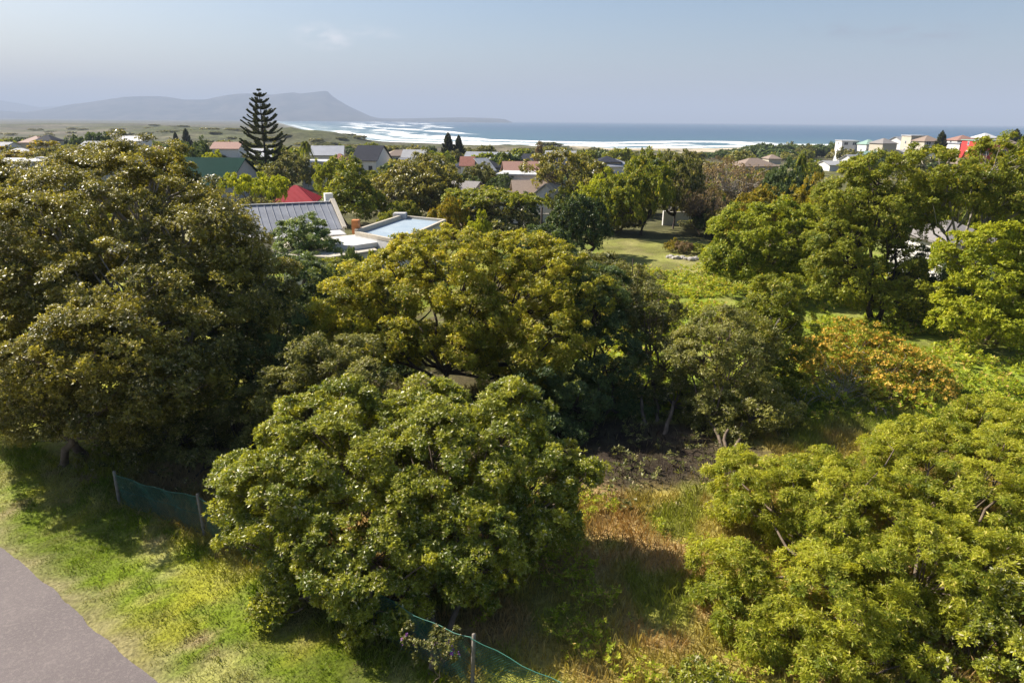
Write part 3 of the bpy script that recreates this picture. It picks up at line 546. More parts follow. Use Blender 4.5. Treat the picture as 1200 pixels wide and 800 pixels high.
PR = {
 'round': [norm_proto(proto(100+i, rl(200+i, 6), 190, .13, 30, 4, .055, .032)) for i in range(4)],
 'umbrella': [norm_proto(proto(110+i, rl(210+i, 7, .6, .8, .16, .45), 170, .11, 30, 4, .05, .03, stems=3, fork=.4, zmin=-.2)) for i in range(2)],
 'airy': [norm_proto(proto(120+i, [((.55*cos(j*1.1), .55*sin(j*1.1), .72+.16*sin(j*2.3)), (.30, .30, .14)) for j in range(6)]+[((0, 0, .86), (.34, .34, .13))], 85, .11, 26, 4, .055, .033, .028, 2, 90, .5)) for i in range(2)],
 'column': [norm_proto(proto(130+i, [((0, 0, .3+.15*j), (.5-.07*j, .5-.07*j, .16)) for j in range(5)], 120, .14, 26, 4, .06, .03)) for i in range(2)],
 'bush': [norm_proto(proto(140+i, rl(240+i, 6, .65, .42, .42, .4), 110, .17, 24, 4, .08, .045, zmin=-.3)) for i in range(3)],
 'far': [norm_proto(proto(150+i, rl(250+i, 5, .65, .55, .36, .36), 60, .18, 14, 4, .14, .09, .03, 1, 8)) for i in range(3)],
}
PR['bare'] = [norm_proto(proto(160+i, rl(260+i, 6, .62, .66, .28, .4), 210, .12, 9, 3, .04, .02, .03, 3, 210, .4)) for i in range(2)]
# palm
def palm_proto(seed, fr=34):
    r = np.random.default_rng(seed); tb = Tubes(); tb.add([(0, 0, -.02), (.02, .01, .4), (.0, .02, .82)], [.07, .05, .045], 8); tb2V = []; 
    V = []; n = 0
    for i in range(fr):
        a = r.uniform(0, 6.28); el = r.uniform(-.4, 1.3); L = r.uniform(.7, 1.0); p = np.array([0, .02, .82]); d = np.array([cos(a)*cos(el), sin(a)*cos(el), sin(el)*.45]); pts = [p]
        for k in range(8): pts.append(pts[-1]+d*L/8); d = d+np.array([0, 0, -.10])
        pts = np.array(pts)
        for k in range(1, 9):
            for s in (-1, 1):
                for u in (0, .5):
                    q = pts[k-1]+(pts[k]-pts[k-1])*u; t_ = unit(pts[k]-pts[k-1]); sdv = unit(np.cross(t_, [0, 0, 1.0]))*s; le = .17*L*(1-.5*k/9)
                    tip = q+sdv*le+t_*le*.6+np.array([0, 0, -.05]); V.append([q-t_*.012, q+t_*.012+sdv*.0, tip, q-t_*.02+sdv*.05])
    V = np.array(V); N = len(V); me = npmesh('crown', V.reshape(-1, 3), np.arange(N*4).reshape(-1, 4), 4); fattr(me, 'tint', r.random(N)); fattr(me, 'rnd', r.random(N)); return me, tb.mesh('trunk')
PR['palm'] = [palm_proto(170)]
# tiered monkey-puzzle style conifer
def tier_conifer(seed, tiers, per, seg, dens, Hh=1.0, Rr=.29, leaf=.012):
    r = np.random.default_rng(seed); tb = Tubes(); tb.add([(0, 0, -.01), (0.002, 0, .35), (0, 0, .7), (0, 0, 1.0)], [.017, .012, .007, .002], 9); V = []
    for k in range(tiers):
        f = k/(tiers-1); z = .10+.885*f**.95; Lr = Rr*(1-f)**.72*(1.0 if k % 2 else .93)+.012; Lr *= min(1, .62+f*1.8)
        for j in range(per):
            a = j*2*pi/per+k*.7+r.normal(0, .14); el = R(0+22*f)+r.normal(0, .07); LL = Lr*r.uniform(.74, 1.1); p0 = np.array([0, 0, z+r.normal(0, .002)])
            tt = np.linspace(0, 1, seg+1)[:, None]; d = np.array([cos(a), sin(a), 0]); pts = p0+d*LL*tt*cos(el); pts[:, 2] += (LL*(np.sin(el)*tt-.10*np.sin(tt*pi)+.12*tt**3))[:, 0]
            tb.add(pts, np.linspace(.005, .0012, seg+1)*(1-.5*f), 4)
            m_ = int(dens*(.35+LL/Rr)); 
            for q in range(m_):
                u = r.uniform(.12, 1.0)**.8; i = min(int(u*seg), seg-1); p = pts[i]+(pts[i+1]-pts[i])*(u*seg-i); sdv = np.array([-sin(a), cos(a), 0])*r.choice((-1, 1)); ln = (.042+.022*r.random())*(1.15-.45*u)*(LL/Rr*.6+.4)
                e = p+sdv*ln*r.uniform(.25, 1)+d*ln*.55+np.array([0, 0, ln*r.uniform(.0, .25)]); dv = e-p; nn = unit(np.cross(dv, [r.normal()*.4, r.normal()*.4, 1]))*leaf*.5
                V.append([p-nn*.5, p+dv*.5-nn, e, p+dv*.5+nn])
                up3 = np.array([0, 0, 1])*leaf*.5; V.append([p-up3*.5, p+dv*.5-up3, e, p+dv*.5+up3])
    V = np.array(V); N = len(V); me = npmesh('crown', V.reshape(-1, 3), np.arange(N*4).reshape(-1, 4), 4); fattr(me, 'tint', r.random(N)); fattr(me, 'rnd', r.random(N)); return me, tb.mesh('trunk')

def plant(name, kind, label, cat, px, Y, top, wpx, mat, bark=None, group=None, var=0, rot=None, parts=True, depthf=1.0, X=None):
    """px, top: where crown centre and top show in the photograph; the plant stands on the ground at distance Y"""
    P = T(px, top, Y); gz = lz(P[0], Y); Hh = max(P[2]-gz, .5); rad = wpx/2*depth((P[0], Y, P[2]))/F
    pr = PR[kind][var % len(PR[kind])]; e = empty(name, (P[0], Y, gz)) if parts else None
    rz = rot if rot is not None else (px*1.37) % 6.28
    if parts:
        e.rotation_euler = (0, 0, rz); e.scale = (rad, rad*depthf, Hh)
        link('crown', pr[0], e, mat); link('trunk', pr[1], e, bark or BARK); tag(e, label, cat, group); return e
    o = link(name, pr[0], None, mat); o.location = (P[0], Y, gz); o.rotation_euler = (0, 0, rz); o.scale = (rad, rad, Hh); tag(o, label, cat, group); return o
# araucaria, tall
P0 = T(303, 104, 130); gz = lz(P0[0], 130); cr, tr = tier_conifer(5, 15, 8, 7, 125, leaf=.017, Rr=.37)
e = empty('norfolk_pine', (P0[0], 130, gz)); s = P0[2]-gz; e.scale = (s*.96, s*.96, s); tag(e, 'tall dark tiered Norfolk pine rising above the skyline behind the green roof', 'pine tree')
link('crown', cr, e, L_CONIFER); link('trunk', tr, e, BARK_DARK)
cr, tr = tier_conifer(6, 14, 9, 4, 40, leaf=.09, Rr=.33); PR['tier'] = [(cr, tr)]
def small_pine(px, Y, top, wf, label):
    P = T(px, top, Y); gz = lz(P[0], Y); s = P[2]-gz; e = empty('norfolk_pine', (P[0], Y, gz), px); e.scale = (s*wf, s*wf, s); tag(e, label, 'pine tree'); link('crown', PR['tier'][0][0], e, L_CONIFER); link('trunk', PR['tier'][0][1], e, BARK_DARK)
small_pine(525, 215, 156, 1.0, 'left of two young dark conifers standing before the surf line')
small_pine(537.5, 215, 159, .9, 'right of two young dark conifers standing before the surf line')
small_pine(205, 300, 155, .8, 'small far conifer on the left plain, shorter of a pair')
small_pine(217, 300, 151, .9, 'small far conifer on the left plain, taller of a pair')
small_pine(1105, 230, 154, .9, 'pointed dark conifer among the white houses on the headland')
small_pine(1192, 260, 152, 1.3, 'dark ragged conifer beyond the last houses at the right edge')

pl = plant
pl('broadleaf_tree', 'round', 'dark olive rounded tree in front of the dark thatched gable and sea', 'tree', 487, 88, 182, 98, L_OLIVE, BARK_DARK, var=0)
pl('broadleaf_tree', 'column', 'tall soft green tree left of the dark olive rounded tree', 'tree', 411, 82, 186, 58, L_MID, BARK_DARK, var=0, depthf=1.2)
pl('broadleaf_tree', 'round', 'bright topped green tree behind the red roof, left of the tall soft green tree', 'tree', 392, 100, 183, 50, L_ROUND, var=1)
pl('broadleaf_tree', 'round', 'dark bushy tree at the foot of the tall Norfolk pine', 'tree', 338, 118, 178, 56, L_DARKGREY, var=2)
pl('broadleaf_tree', 'umbrella', 'lime tipped tree with flat layered crown in front of the green roof', 'tree', 299, 74, 203, 74, L_LIME, BARK, var=0)
pl('broadleaf_tree', 'round', 'bright yellow-lime tree top showing over the green roof', 'tree', 249, 122, 177, 38, L_LIME, var=2)
pl('broadleaf_tree', 'round', 'dark green tree left of the green roof, behind the tall olive tree', 'tree', 232, 140, 161, 32, L_DARK, var=3)
pl('broadleaf_tree', 'round', 'dark shrubby tree next to the green roof, lower of two', 'tree', 216, 145, 166, 28, L_DARK, var=1)
pl('broadleaf_tree', 'umbrella', 'flat topped green tree canopy above the pale walled yard', 'tree', 578, 74, 222, 118, L_MID, BARK_DARK, var=1)
pl('broadleaf_tree', 'bush', 'dark bushy growth beneath the flat topped green canopy', 'tree', 585, 72, 238, 84, L_DARKGREY, BARK_DARK, var=0)
pl('broadleaf_tree', 'round', 'rounded dark tree right of the flat topped canopy, before the white houses', 'tree', 612, 80, 226, 40, L_DARK, BARK_DARK, var=2)
pl('bush', 'bush', 'dark hedge-like bush at the back edge of the lawn under the wood', 'bush', 822, 82, 258, 46, L_DARKGREY, var=2)
pl('bush', 'bush', 'pale fresh green bush in front of the flat topped tree', 'bush', 560, 64, 247, 32, L_LIME, var=0)
pl('bush', 'bush', 'tan green bush at the left of the flat topped tree', 'bush', 528, 70, 230, 50, L_GOLD, var=1)
pl('broadleaf_tree', 'airy', 'airy tree on bare forked stems in front of the white gabled house', 'tree', 660, 92, 176, 92, L_OLIVE, BARK, var=0)
pl('broadleaf_tree', 'round', 'bright green tree between the airy tree and the large dark tree', 'tree', 712, 78, 198, 66, L_LIME, BARK, var=3)
pl('weeping_tree', 'round', 'dark green drooping tree beside the black pole at the lawn corner', 'tree', 680, 63, 227, 74, leafmat('leaf_deep_green', (.03, .055, .015), (.09, .13, .03), (.16, .15, .05), .25), BARK_DARK, var=1)
pl('broadleaf_tree', 'round', 'large dark green tree at the back of the lawn, left part of the wood', 'tree', 752, 76, 176, 84, L_MID, BARK_DARK, var=0)
pl('broadleaf_tree', 'round', 'large grey-green tree at the back of the lawn with visible trunks', 'tree', 795, 80, 178, 66, L_DARKGREY, BARK_DARK, var=2)
pl('bare_tree', 'bare', 'brown nearly leafless spreading tree right of the large dark tree', 'tree', 852, 86, 184, 108, L_BROWN, BARK_PALE, var=0)
pl('bare_tree', 'bare', 'brown twiggy tree behind the flower bed, lower and darker than its neighbour', 'tree', 828, 76, 222, 60, L_BROWN, BARK, var=1)
pl('broadleaf_tree', 'round', 'golden brown tree crown just behind the round grass-green tree', 'tree', 893, 66, 219, 72, L_GOLD, BARK, var=1)
pl('broadleaf_tree', 'round', 'dark dense tree behind the golden brown crown, beside a small palm', 'tree', 925, 80, 187, 58, L_DARK, BARK_DARK, var=3)
pl('palm_tree', 'palm', 'small palm tree poking out above the dark dense tree', 'palm', 941, 84, 176, 26, L_MID, BARK)
pl('palm_tree', 'palm', 'shaggy small palm tree among the far houses behind the red roof', 'palm', 357, 150, 163, 22, L_MID, BARK)
pl('palm_tree', 'palm', 'small palm tree left of the salmon roofed white house', 'palm', 591, 150, 177, 22, L_MID, BARK)
pl('columnar_tree', 'column', 'brown column shaped palm-like tree standing against the dunes', 'tree', 632, 170, 166, 14, L_BROWN, BARK, var=1)
pl('broadleaf_tree', 'round', 'olive tree right of the round grass-green tree, filling behind it', 'tree', 965, 62, 206, 70, L_GOLD, BARK, var=0)
pl('broadleaf_tree', 'round', 'green tree behind the tall tufted tree', 'tree', 1005, 60, 218, 70, L_MID, BARK, var=2)
pl('broadleaf_tree', 'round', 'dark tree behind the airy pale trunked tree at right', 'tree', 1080, 60, 205, 60, L_MID, BARK, var=1)
pl('broadleaf_tree', 'round', 'large green tree crown at the upper right edge of the picture', 'tree', 1192, 56, 166, 96, L_MID, BARK_PALE, var=0)
pl('broadleaf_tree', 'round', 'green crown left of the large crown at the upper right edge', 'tree', 1135, 58, 180, 66, L_ROUND, BARK_PALE, var=3)
pl('broadleaf_tree', 'round', 'grey-green tree in front of the salmon roofed white house', 'tree', 563, 108, 191, 44, L_DARKGREY, BARK, var=1)
pl('broadleaf_tree', 'round', 'darker tree right of the grey-green one, above brown roofs', 'tree', 592, 104, 203, 42, L_DARK, BARK, var=2)
pl('broadleaf_tree', 'round', 'pale olive bushy tree behind the dark olive rounded tree', 'tree', 505, 120, 175, 56, L_SILVER, BARK, var=3)
pl('bush', 'bush', 'green shrub on the back wall of the flat roofed white house', 'bush', 458, 73, 246, 34, L_MID, var=1)
pl('bush', 'bush', 'yellow-green shrub in the rock edged flower bed on the lawn, left', 'bush', 790, 66, 279, 20, L_GOLD, var=0)
pl('bush', 'bush', 'pinkish dry shrub in the rock edged flower bed on the lawn, middle', 'bush', 802, 65, 283, 22, L_BROWN, var=2)
pl('bush', 'bush', 'light green shrub in the rock edged flower bed on the lawn, right', 'bush', 818, 65, 285, 26, L_ROUND, var=1)
pl('bush', 'bush', 'dark shrub by the walls of the flat roofed house', 'bush', 412, 49, 290, 26, L_DARK, var=2)
pl('bush', 'bush', 'green shrub beside the dark shrub by the flat roofed house', 'bush', 432, 48, 294, 22, L_ROUND, var=0)
pl('shrub', 'bush', 'olive brown hedge clump on the left plain before the white roofs', 'shrub', 38, 150, 166, 72, L_GOLD, var=0, depthf=1.3)
pl('shrub', 'bush', 'dark clump at the right end of the olive hedge on the left', 'shrub', 60, 145, 172, 34, L_DARKGREY, var=1)
pl('broadleaf_tree', 'far', 'dark round tree far off on the left plain, left of two', 'tree', 90, 240, 158, 18, L_DARK, var=0)
pl('broadleaf_tree', 'far', 'dark wide tree far off on the left plain, right of two', 'tree', 113, 240, 155, 26, L_DARK, var=1)
pl('shrub', 'bush', 'grey-green shrub below the far dark trees on the left', 'shrub', 82, 170, 170, 36, L_SILVER, var=2)
pl('shrub', 'bush', 'dark green shrub below the far dark trees on the left', 'shrub', 108, 175, 168, 22, L_DARK, var=0)
# thickets filling behind the lawn and between gardens
mats = [L_MID, L_DARKGREY, L_OLIVE, L_ROUND, L_DARK, L_SILVER]

# ------------------------------------------------------------------ fill: gardens of the town
FILL_BLOCK = []
def fill():
    r = random.Random(77); n = 0
    kinds = {0: ('low green garden tree among the town gardens', L_MID), 1: ('low grey-green garden tree among the town gardens', L_DARKGREY), 2: ('low olive garden tree among the town gardens', L_OLIVE), 3: ('low grass-green garden tree among the town gardens', L_ROUND), 4: ('low dark garden tree among the town gardens', L_DARK), 5: ('low silvery garden tree among the town gardens', L_SILVER)}
    tries = 0
    while n < 290 and tries < 6000:
        tries += 1
        Y = 70*(330/70)**r.random(); px = r.uniform(-40, 1260); P = T(px, 200, Y); X = P[0]
        if any(abs(px-b[0]) < b[1] and (b[2]-18 < Y < b[2]+4 or (Y < b[2] and b[3] and r.random() < .75)) for b in FILL_BLOCK): continue
        if px > 690 and px < 850 and Y < 76: continue
        h = r.uniform(2.2, 5.0) if Y < 130 else r.uniform(2.2, 5.4); gz = lz(X, Y)
        rad = h*r.uniform(.55, .95)
        k = r.randrange(6); lab, mt = kinds[k]; pr = PR['far' if Y > 120 else 'round'][n % 3]
        e = empty('garden_tree', (X, Y, gz-.05), r.uniform(0, 6.28)); e.scale = (rad, rad*r.uniform(.8, 1.2), h); tag(e, lab, 'tree', 'garden trees of the town, %s' % lab.split(' ')[1])
        link('crown', pr[0], e, mt); link('trunk', pr[1], e, BARK); n += 1
    # dune and shore bushes on the right
    for i in range(34):
        px = 832+i*4.6+r.uniform(-2, 2); Y = r.uniform(330, 400); P = T(px, 172, Y); gz = lz(P[0], Y); h = r.uniform(4.5, 7.5) if px > 860 else r.uniform(3, 5)
        e = empty('shore_tree', (P[0], Y, gz-.2), r.uniform(0, 6)); rad = r.uniform(4, 7); e.scale = (rad, rad, h*(1.1 if px > 890 else .9)); tag(e, 'dark wind-clipped tree in the belt before the beach', 'tree', 'belt of dark trees before the beach'); pr = PR['far'][i % 3]; link('crown', pr[0], e, L_DARK if i % 3 else L_DARKGREY); link('trunk', pr[1], e, BARK_DARK)
    for i in range(46):
        px = r.uniform(985, 1230); Y = r.uniform(185, 300); P = T(px, 172, Y); gz = lz(P[0], Y)
        if 1136 < px < 1164 and Y < 230: continue
        e = empty('headland_tree', (P[0], Y, gz-.2), r.uniform(0, 6)); rad = r.uniform(1.8, 4); e.scale = (rad, rad, r.uniform(2.8, 6.0)); tag(e, 'dark rounded garden tree between the headland houses', 'tree', 'garden trees on the headland'); pr = PR['far'][i % 3]; link('crown', pr[0], e, L_DARK if i % 2 else L_DARKGREY); link('trunk', pr[1], e, BARK_DARK)
    for i in range(26):
        px = r.choice([r.uniform(600, 665), r.uniform(640, 700), r.uniform(420, 520)]); Y = r.uniform(400, 520); P = T(px, 172, Y); gz = lz(P[0], Y)
        e = empty('dune_bush', (P[0], Y, gz-.2), r.uniform(0, 6)); rad = r.uniform(4, 8); e.scale = (rad, rad, r.uniform(2, 3.6)); tag(e, 'low dark scrub bush on the dunes behind the surf', 'bush', 'scrub bushes on the dunes'); pr = PR['far'][i % 3]; link('crown', pr[0], e, L_DARKGREY); link('trunk', pr[1], e, BARK_DARK)
    for i in range(150):
        px = r.uniform(-20, 430); Y = r.uniform(330, 1100); P = T(px, 165, Y); gz = lz(P[0], Y)
        e = empty('dune_bush', (P[0], Y, gz-.3), r.uniform(0, 6)); rad = r.uniform(4, 11); e.scale = (rad, rad, r.uniform(1.5, 3.2)); tag(e, 'low olive scrub clump on the open plain to the left', 'bush', 'scrub clumps on the plain'); pr = PR['far'][i % 3]; link('crown', pr[0], e, L_DARKGREY if i % 2 else L_OLIVE); link('trunk', pr[1], e, BARK_DARK)

# ------------------------------------------------------------------ houses
def quads(boxes):
    V = []; Fc = []
    for (x0, x1, y0, y1, z0, z1) in boxes:
        n = len(V); V += [(x0, y0, z0), (x1, y0, z0), (x1, y1, z0), (x0, y1, z0), (x0, y0, z1), (x1, y0, z1), (x1, y1, z1), (x0, y1, z1)]
        Fc += [(n+3, n+2, n+1, n), (n+4, n+5, n+6, n+7), (n, n+1, n+5, n+4), (n+1, n+2, n+6, n+5), (n+2, n+3, n+7, n+6), (n+3, n, n+4, n+7)]
    return V, Fc
def bmesh_obj(name, V, Fc, parent, mat, bev=0):
    me = bpy.data.meshes.new(name); me.from_pydata([tuple(map(float, v)) for v in V], [], Fc); me.update()
    o = link(name, me, parent, mat)
    if bev:
        b = o.modifiers.new('edge', 'BEVEL'); b.width = bev; b.segments = 2
    return o
def boxes_obj(name, boxes, parent, mat, bev=0): return bmesh_obj(name, *quads(boxes), parent, mat, bev)
_mc = {}
def cm(name, col, **kw):
    if name not in _mc: _mc[name] = plain(name, col, **kw)
    return _mc[name]
def roofmetal(name, col, metal=.0, rough=.45):
    if name in _mc: return _mc[name]
    m, t, b = newmat(name); tc = t.nodes.new('ShaderNodeTexCoord'); wv = t.nodes.new('ShaderNodeTexWave'); wv.bands_direction = 'X'; wv.inputs['Scale'].default_value = 2.2; t.links.new(tc.outputs['Object'], wv.inputs['Vector'])
    n = noise(t, .8, 5, tc.outputs['Object']); c = mix(t, rng_(t, n, .4, .7, 0, .5), col, tuple(v*.75 for v in col)); t.links.new(c, b.inputs['Base Color']); b.inputs['Roughness'].default_value = rough; b.inputs['Metallic'].default_value = metal; b.inputs['Specular IOR Level'].default_value = .08
    bump(t, b, wv.outputs[0], .5, .05); _mc[name] = m; return m
WHITE = cm('wall_white', (.66, .64, .61), rough=.8, var=.08); CREAM = cm('wall_cream', (.46, .41, .33), rough=.85, var=.12); GREYW = cm('wall_grey', (.42, .41, .40), rough=.85, var=.12); TERRA = cm('wall_terracotta', (.50, .24, .15), rough=.85, var=.15)
WFR = cm('frame_white', (.75, .75, .75), var=.03); DFR = cm('frame_dark', (.05, .05, .055), var=.1)
m, t, b = newmat('window_glass'); b.inputs['Base Color'].default_value = (.03, .04, .05, 1); b.inputs['Roughness'].default_value = .08; GLASS = m
def window(par, x, z, w_, h_, y, face, fr=None):
    """window on wall plane; face: 'f' front (-y), 'l' (-x), 'r' (+x)"""
    fr = fr or WFR; d = .06; bx = []
    fw_ = .08
    segs = [(x-w_/2, x+w_/2, z, z+fw_), (x-w_/2, x+w_/2, z+h_-fw_, z+h_), (x-w_/2, x-w_/2+fw_, z+fw_, z+h_-fw_), (x+w_/2-fw_, x+w_/2, z+fw_, z+h_-fw_), (x-.03, x+.03, z+fw_, z+h_-fw_)]
    for (a, b_, c, e) in segs: bx.append((a, b_, y-d, y+.01, c, e) if face == 'f' else ((y-d, y+.01, a, b_, c, e) if face == 'l' else (y-.01, y+d, a, b_, c, e)))
    o = boxes_obj('window', bx, par, fr)
    g = (x-w_/2+.02, x+w_/2-.02, y-.025, y+.005, z+.02, z+h_-.02) if face == 'f' else ((y-.025, y+.005, x-w_/2+.02, x+w_/2-.02, z+.02, z+h_-.02) if face == 'l' else (y-.005, y+.025, x-w_/2+.02, x+w_/2-.02, z+.02, z+h_-.02))
    boxes_obj('pane', [g], o, GLASS); return o
def slab(a, b_, c, d_, th):
    n = unit(np.cross(np.array(b_)-np.array(a), np.array(d_)-np.array(a))); n = n if n[2] > 0 else -n
    V = [np.array(p)+n*0 for p in (a, b_, c, d_)]+[np.array(p)+n*th for p in (a, b_, c, d_)]
    return V, [(3, 2, 1, 0), (4, 5, 6, 7), (0, 1, 5, 4), (1, 2, 6, 5), (2, 3, 7, 6), (3, 0, 4, 7)]
def house(name, label, px, Y, ridge_py, wpx, dep, wallh, rh, roof, wall, rz=0.0, kind='gable', win=3, chimney=False, cat='house', group=None, storey=1, over=.35):
    """ridge runs along local x; ridge_py is where the ridge shows"""
    P = T(px, ridge_py, Y); X = P[0]; gz = lz(X, Y); L = wpx*depth(P)/F/max(.4, abs(cos(rz))); top = P[2]-gz
    wallh = max(top-rh, 1.5); e = empty(name, (X, Y, gz), rz); tag(e, label, cat, group)
    hx, hy = L/2, dep/2; z0 = -.6
    if kind == 'gable':
        V = [(-hx, -hy, z0), (hx, -hy, z0), (hx, hy, z0), (-hx, hy, z0), (-hx, -hy, wallh), (hx, -hy, wallh), (hx, hy, wallh), (-hx, hy, wallh), (-hx, 0, top-.03), (hx, 0, top-.03)]
        Fc = [(0, 1, 5, 4), (2, 3, 7, 6), (1, 2, 6, 9, 5), (3, 0, 4, 8, 7), (4, 5, 9, 8), (6, 7, 8, 9)]; bmesh_obj('wall', V, Fc, e, wall)
        ex = hx+over; sl = rh/hy; ey = hy+over; ze = wallh-over*sl
        V1, F1 = slab((-ex, -ey, ze+.02), (ex, -ey, ze+.02), (ex, 0, top+.02), (-ex, 0, top+.02), .12); V2, F2 = slab((ex, ey, ze+.02), (-ex, ey, ze+.02), (-ex, 0, top+.021), (ex, 0, top+.021), .12)
        rf = bmesh_obj('roof', V1+V2, F1+[tuple(i+8 for i in f) for f in F2], e, roof)
    elif kind == 'hip':
        boxes_obj('wall', [(-hx, hx, -hy, hy, z0, wallh)], e, wall)
        ex, ey = hx+over, hy+over; rx = max(hx-hy, .2)
        V = [(-ex, -ey, wallh+.01), (ex, -ey, wallh+.01), (ex, ey, wallh+.01), (-ex, ey, wallh+.01), (-rx, 0, top), (rx, 0, top), (-ex, -ey, wallh-.14), (ex, -ey, wallh-.14), (ex, ey, wallh-.14), (-ex, ey, wallh-.14)]
        rf = bmesh_obj('roof', V, [(0, 1, 5, 4), (1, 2, 5), (2, 3, 4, 5), (3, 0, 4), (6, 7, 1, 0), (7, 8, 2, 1), (8, 9, 3, 2), (9, 6, 0, 3), (9, 8, 7, 6)], e, roof)
    else:
        boxes_obj('wall', [(-hx, hx, -hy, hy, z0, top-.25)], e, wall)
        rf = boxes_obj('roof', [(-hx-.3, hx+.3, -hy-.3, hy+.3, top-.248, top)], e, roof, .02); wallh = top-.25
    st = max(1, int(round(wallh/2.8)))
    for s in range(st):
        zb = .9+s*2.8
        if zb+1.2 > wallh: break
        for i in range(win):
            xw = -hx+(i+.5)*L/win
            if s == 0 and i == win//2: boxes_obj('door', [(xw-.45, xw+.45, -hy-.05, -hy+.01, .0, 2.1)], e, DFR); continue
            window(e, xw, zb, min(1.6, L/win*.6), 1.2, -hy, 'f')
        window(e, 0, zb, 1.2, 1.2, -hx, 'l'); window(e, 0, zb, 1.2, 1.2, hx, 'r')
    if chimney: boxes_obj('chimney', [(hx*.4-.35, hx*.4+.35, .3, 1.0, wallh, top+.9), (hx*.4-.42, hx*.4+.42, .23, 1.07, top+.9, top+1.0)], rf, wall)
    FILL_BLOCK.append((px, wpx*.55, Y+3, group is None)); return e
R_GREEN = roofmetal('roof_green_metal', (.003, .034, .025), rough=.9); R_RED = roofmetal('roof_red_metal', (.30, .022, .030), rough=.7); R_GREY = roofmetal('roof_grey_metal', (.30, .31, .34), .1); R_LIGHT = roofmetal('roof_pale_metal', (.33, .33, .335)); R_WHITE = cm('roof_white', (.50, .49, .48), var=.2)
R_SALMON = cm('roof_salmon_tile', (.28, .155, .12), scale=6); R_BROWN = cm('roof_brown_tile', (.24, .18, .14), scale=6); R_SLATE = roofmetal('roof_dark_slate', (.03, .033, .045), rough=.8); R_GREYB = cm('roof_grey_tile', (.22, .20, .19), scale=6); R_TEAL = roofmetal('roof_sea_green', (.25, .36, .30)); R_RUST = cm('roof_rust', (.22, .085, .06))
house('house', 'house with big dark green metal roof left of the tall pine', 250, 108, 185.5, 74, 12, 0, 3.6, R_GREEN, GREYW, R(-6), 'gable', 3)
house('house', 'small house with bright red metal roof behind the grey metal roof', 346, 90, 217, 44, 7, 0, 1.9, R_RED, CREAM, R(8), 'hip', 2)
house('house', 'house with salmon tile roof and white walls in mid town', 611, 120, 190, 40, 8, 0, 1.6, R_SALMON, WHITE, R(5), 'gable', 2)
house('house', 'low white flat roofed wing below the salmon tile roof', 610, 108, 202, 44, 7, 0, 0, R_WHITE, WHITE, R(-8), 'flat', 2)
house('house', 'white gabled house with dark windows behind the airy forked tree', 622, 98, 212, 40, 8, 0, 1.8, R_BROWN, WHITE, R(4), 'gable', 2)
house('house', 'white gable walled annex at the foot of the airy forked tree', 655, 94, 214, 32, 6, 0, 2.4, R_LIGHT, WHITE, R(60), 'gable', 2)
house('house', 'low house with brown tiled roof above the flat topped tree', 582, 88, 219, 50, 7, 0, 1.2, R_BROWN, WHITE, R(0), 'hip', 3)
house('house', 'house with pale grey sloping roof left of the low brown roof', 545, 92, 213, 32, 7, 0, 1.8, R_GREYB, CREAM, R(-25), 'gable', 2)
house('house', 'small white house with steep white roof near town centre', 563, 150, 186, 12, 6, 0, 2.2, R_WHITE, WHITE, R(40), 'gable', 1)
house('house', 'small house with red roof tucked among mid town trees', 548, 150, 184, 14, 6, 0, 1.6, R_RUST, WHITE, R(0), 'gable', 1)
house('house', 'dark slate roofed gable house seen against the dunes', 435, 165, 171, 29, 9, 0, 3.0, R_SLATE, WHITE, R(-12), 'gable', 2)
house('house', 'long grey roofed house with white gable left of the dark slate roof', 384, 165, 171.5, 34, 9, 0, 1.8, R_GREY, WHITE, R(10), 'gable', 3)
house('house', 'small red-brown roofed house right of the long grey roof', 398, 150, 180, 20, 6, 0, 1.6, R_RUST, CREAM, R(0), 'hip', 2)
house('house', 'white flat roofed bungalow between the two palms near the dark slate roof', 370, 128, 188, 26, 7, 0, 0, R_WHITE, WHITE, R(6), 'flat', 2)
house('house', 'pale roofed house right of the dark slate gable house', 487, 170, 176, 26, 8, 0, 1.5, R_LIGHT, CREAM, R(0), 'gable', 2)
house('house', 'white two storey house on the left standing out over the olive tree', 158, 175, 160, 24, 9, 0, 1.0, R_WHITE, WHITE, R(12), 'gable', 2)
house('house', 'low house with pale grey roof left of the white two storey house', 115, 190, 166, 28, 8, 0, 1.4, R_LIGHT, WHITE, R(0), 'gable', 3)
house('house', 'small red roofed house on the far left plain', 42, 260, 159.5, 26, 8, 0, 2.2, R_SALMON, CREAM, R(0), 'hip', 2)
house('house', 'salmon roofed house right of the green roof, near the pine', 268, 180, 167, 30, 8, 0, 1.4, R_SALMON, WHITE, R(5), 'gable', 3)
house('house', 'long low building with bright white roof at the left edge', 18, 110, 187, 76, 9, 0, 0, R_WHITE, GREYW, R(4), 'flat', 4)
house('house', 'white roofed building partly hidden right of the long white roof', 95, 115, 183, 60, 8, 0, 0, R_WHITE, WHITE, R(-4), 'flat', 3)
house('house', 'small grey-purple hipped roof house on the left plain', 56, 255, 158, 20, 7, 0, 2.0, R_SLATE, CREAM, R(0), 'hip', 2)
house('house', 'tiny pale roofed house at the far left edge of town', 6, 230, 167, 18, 7, 0, 1.0, R_LIGHT, WHITE, R(0), 'gable', 2)
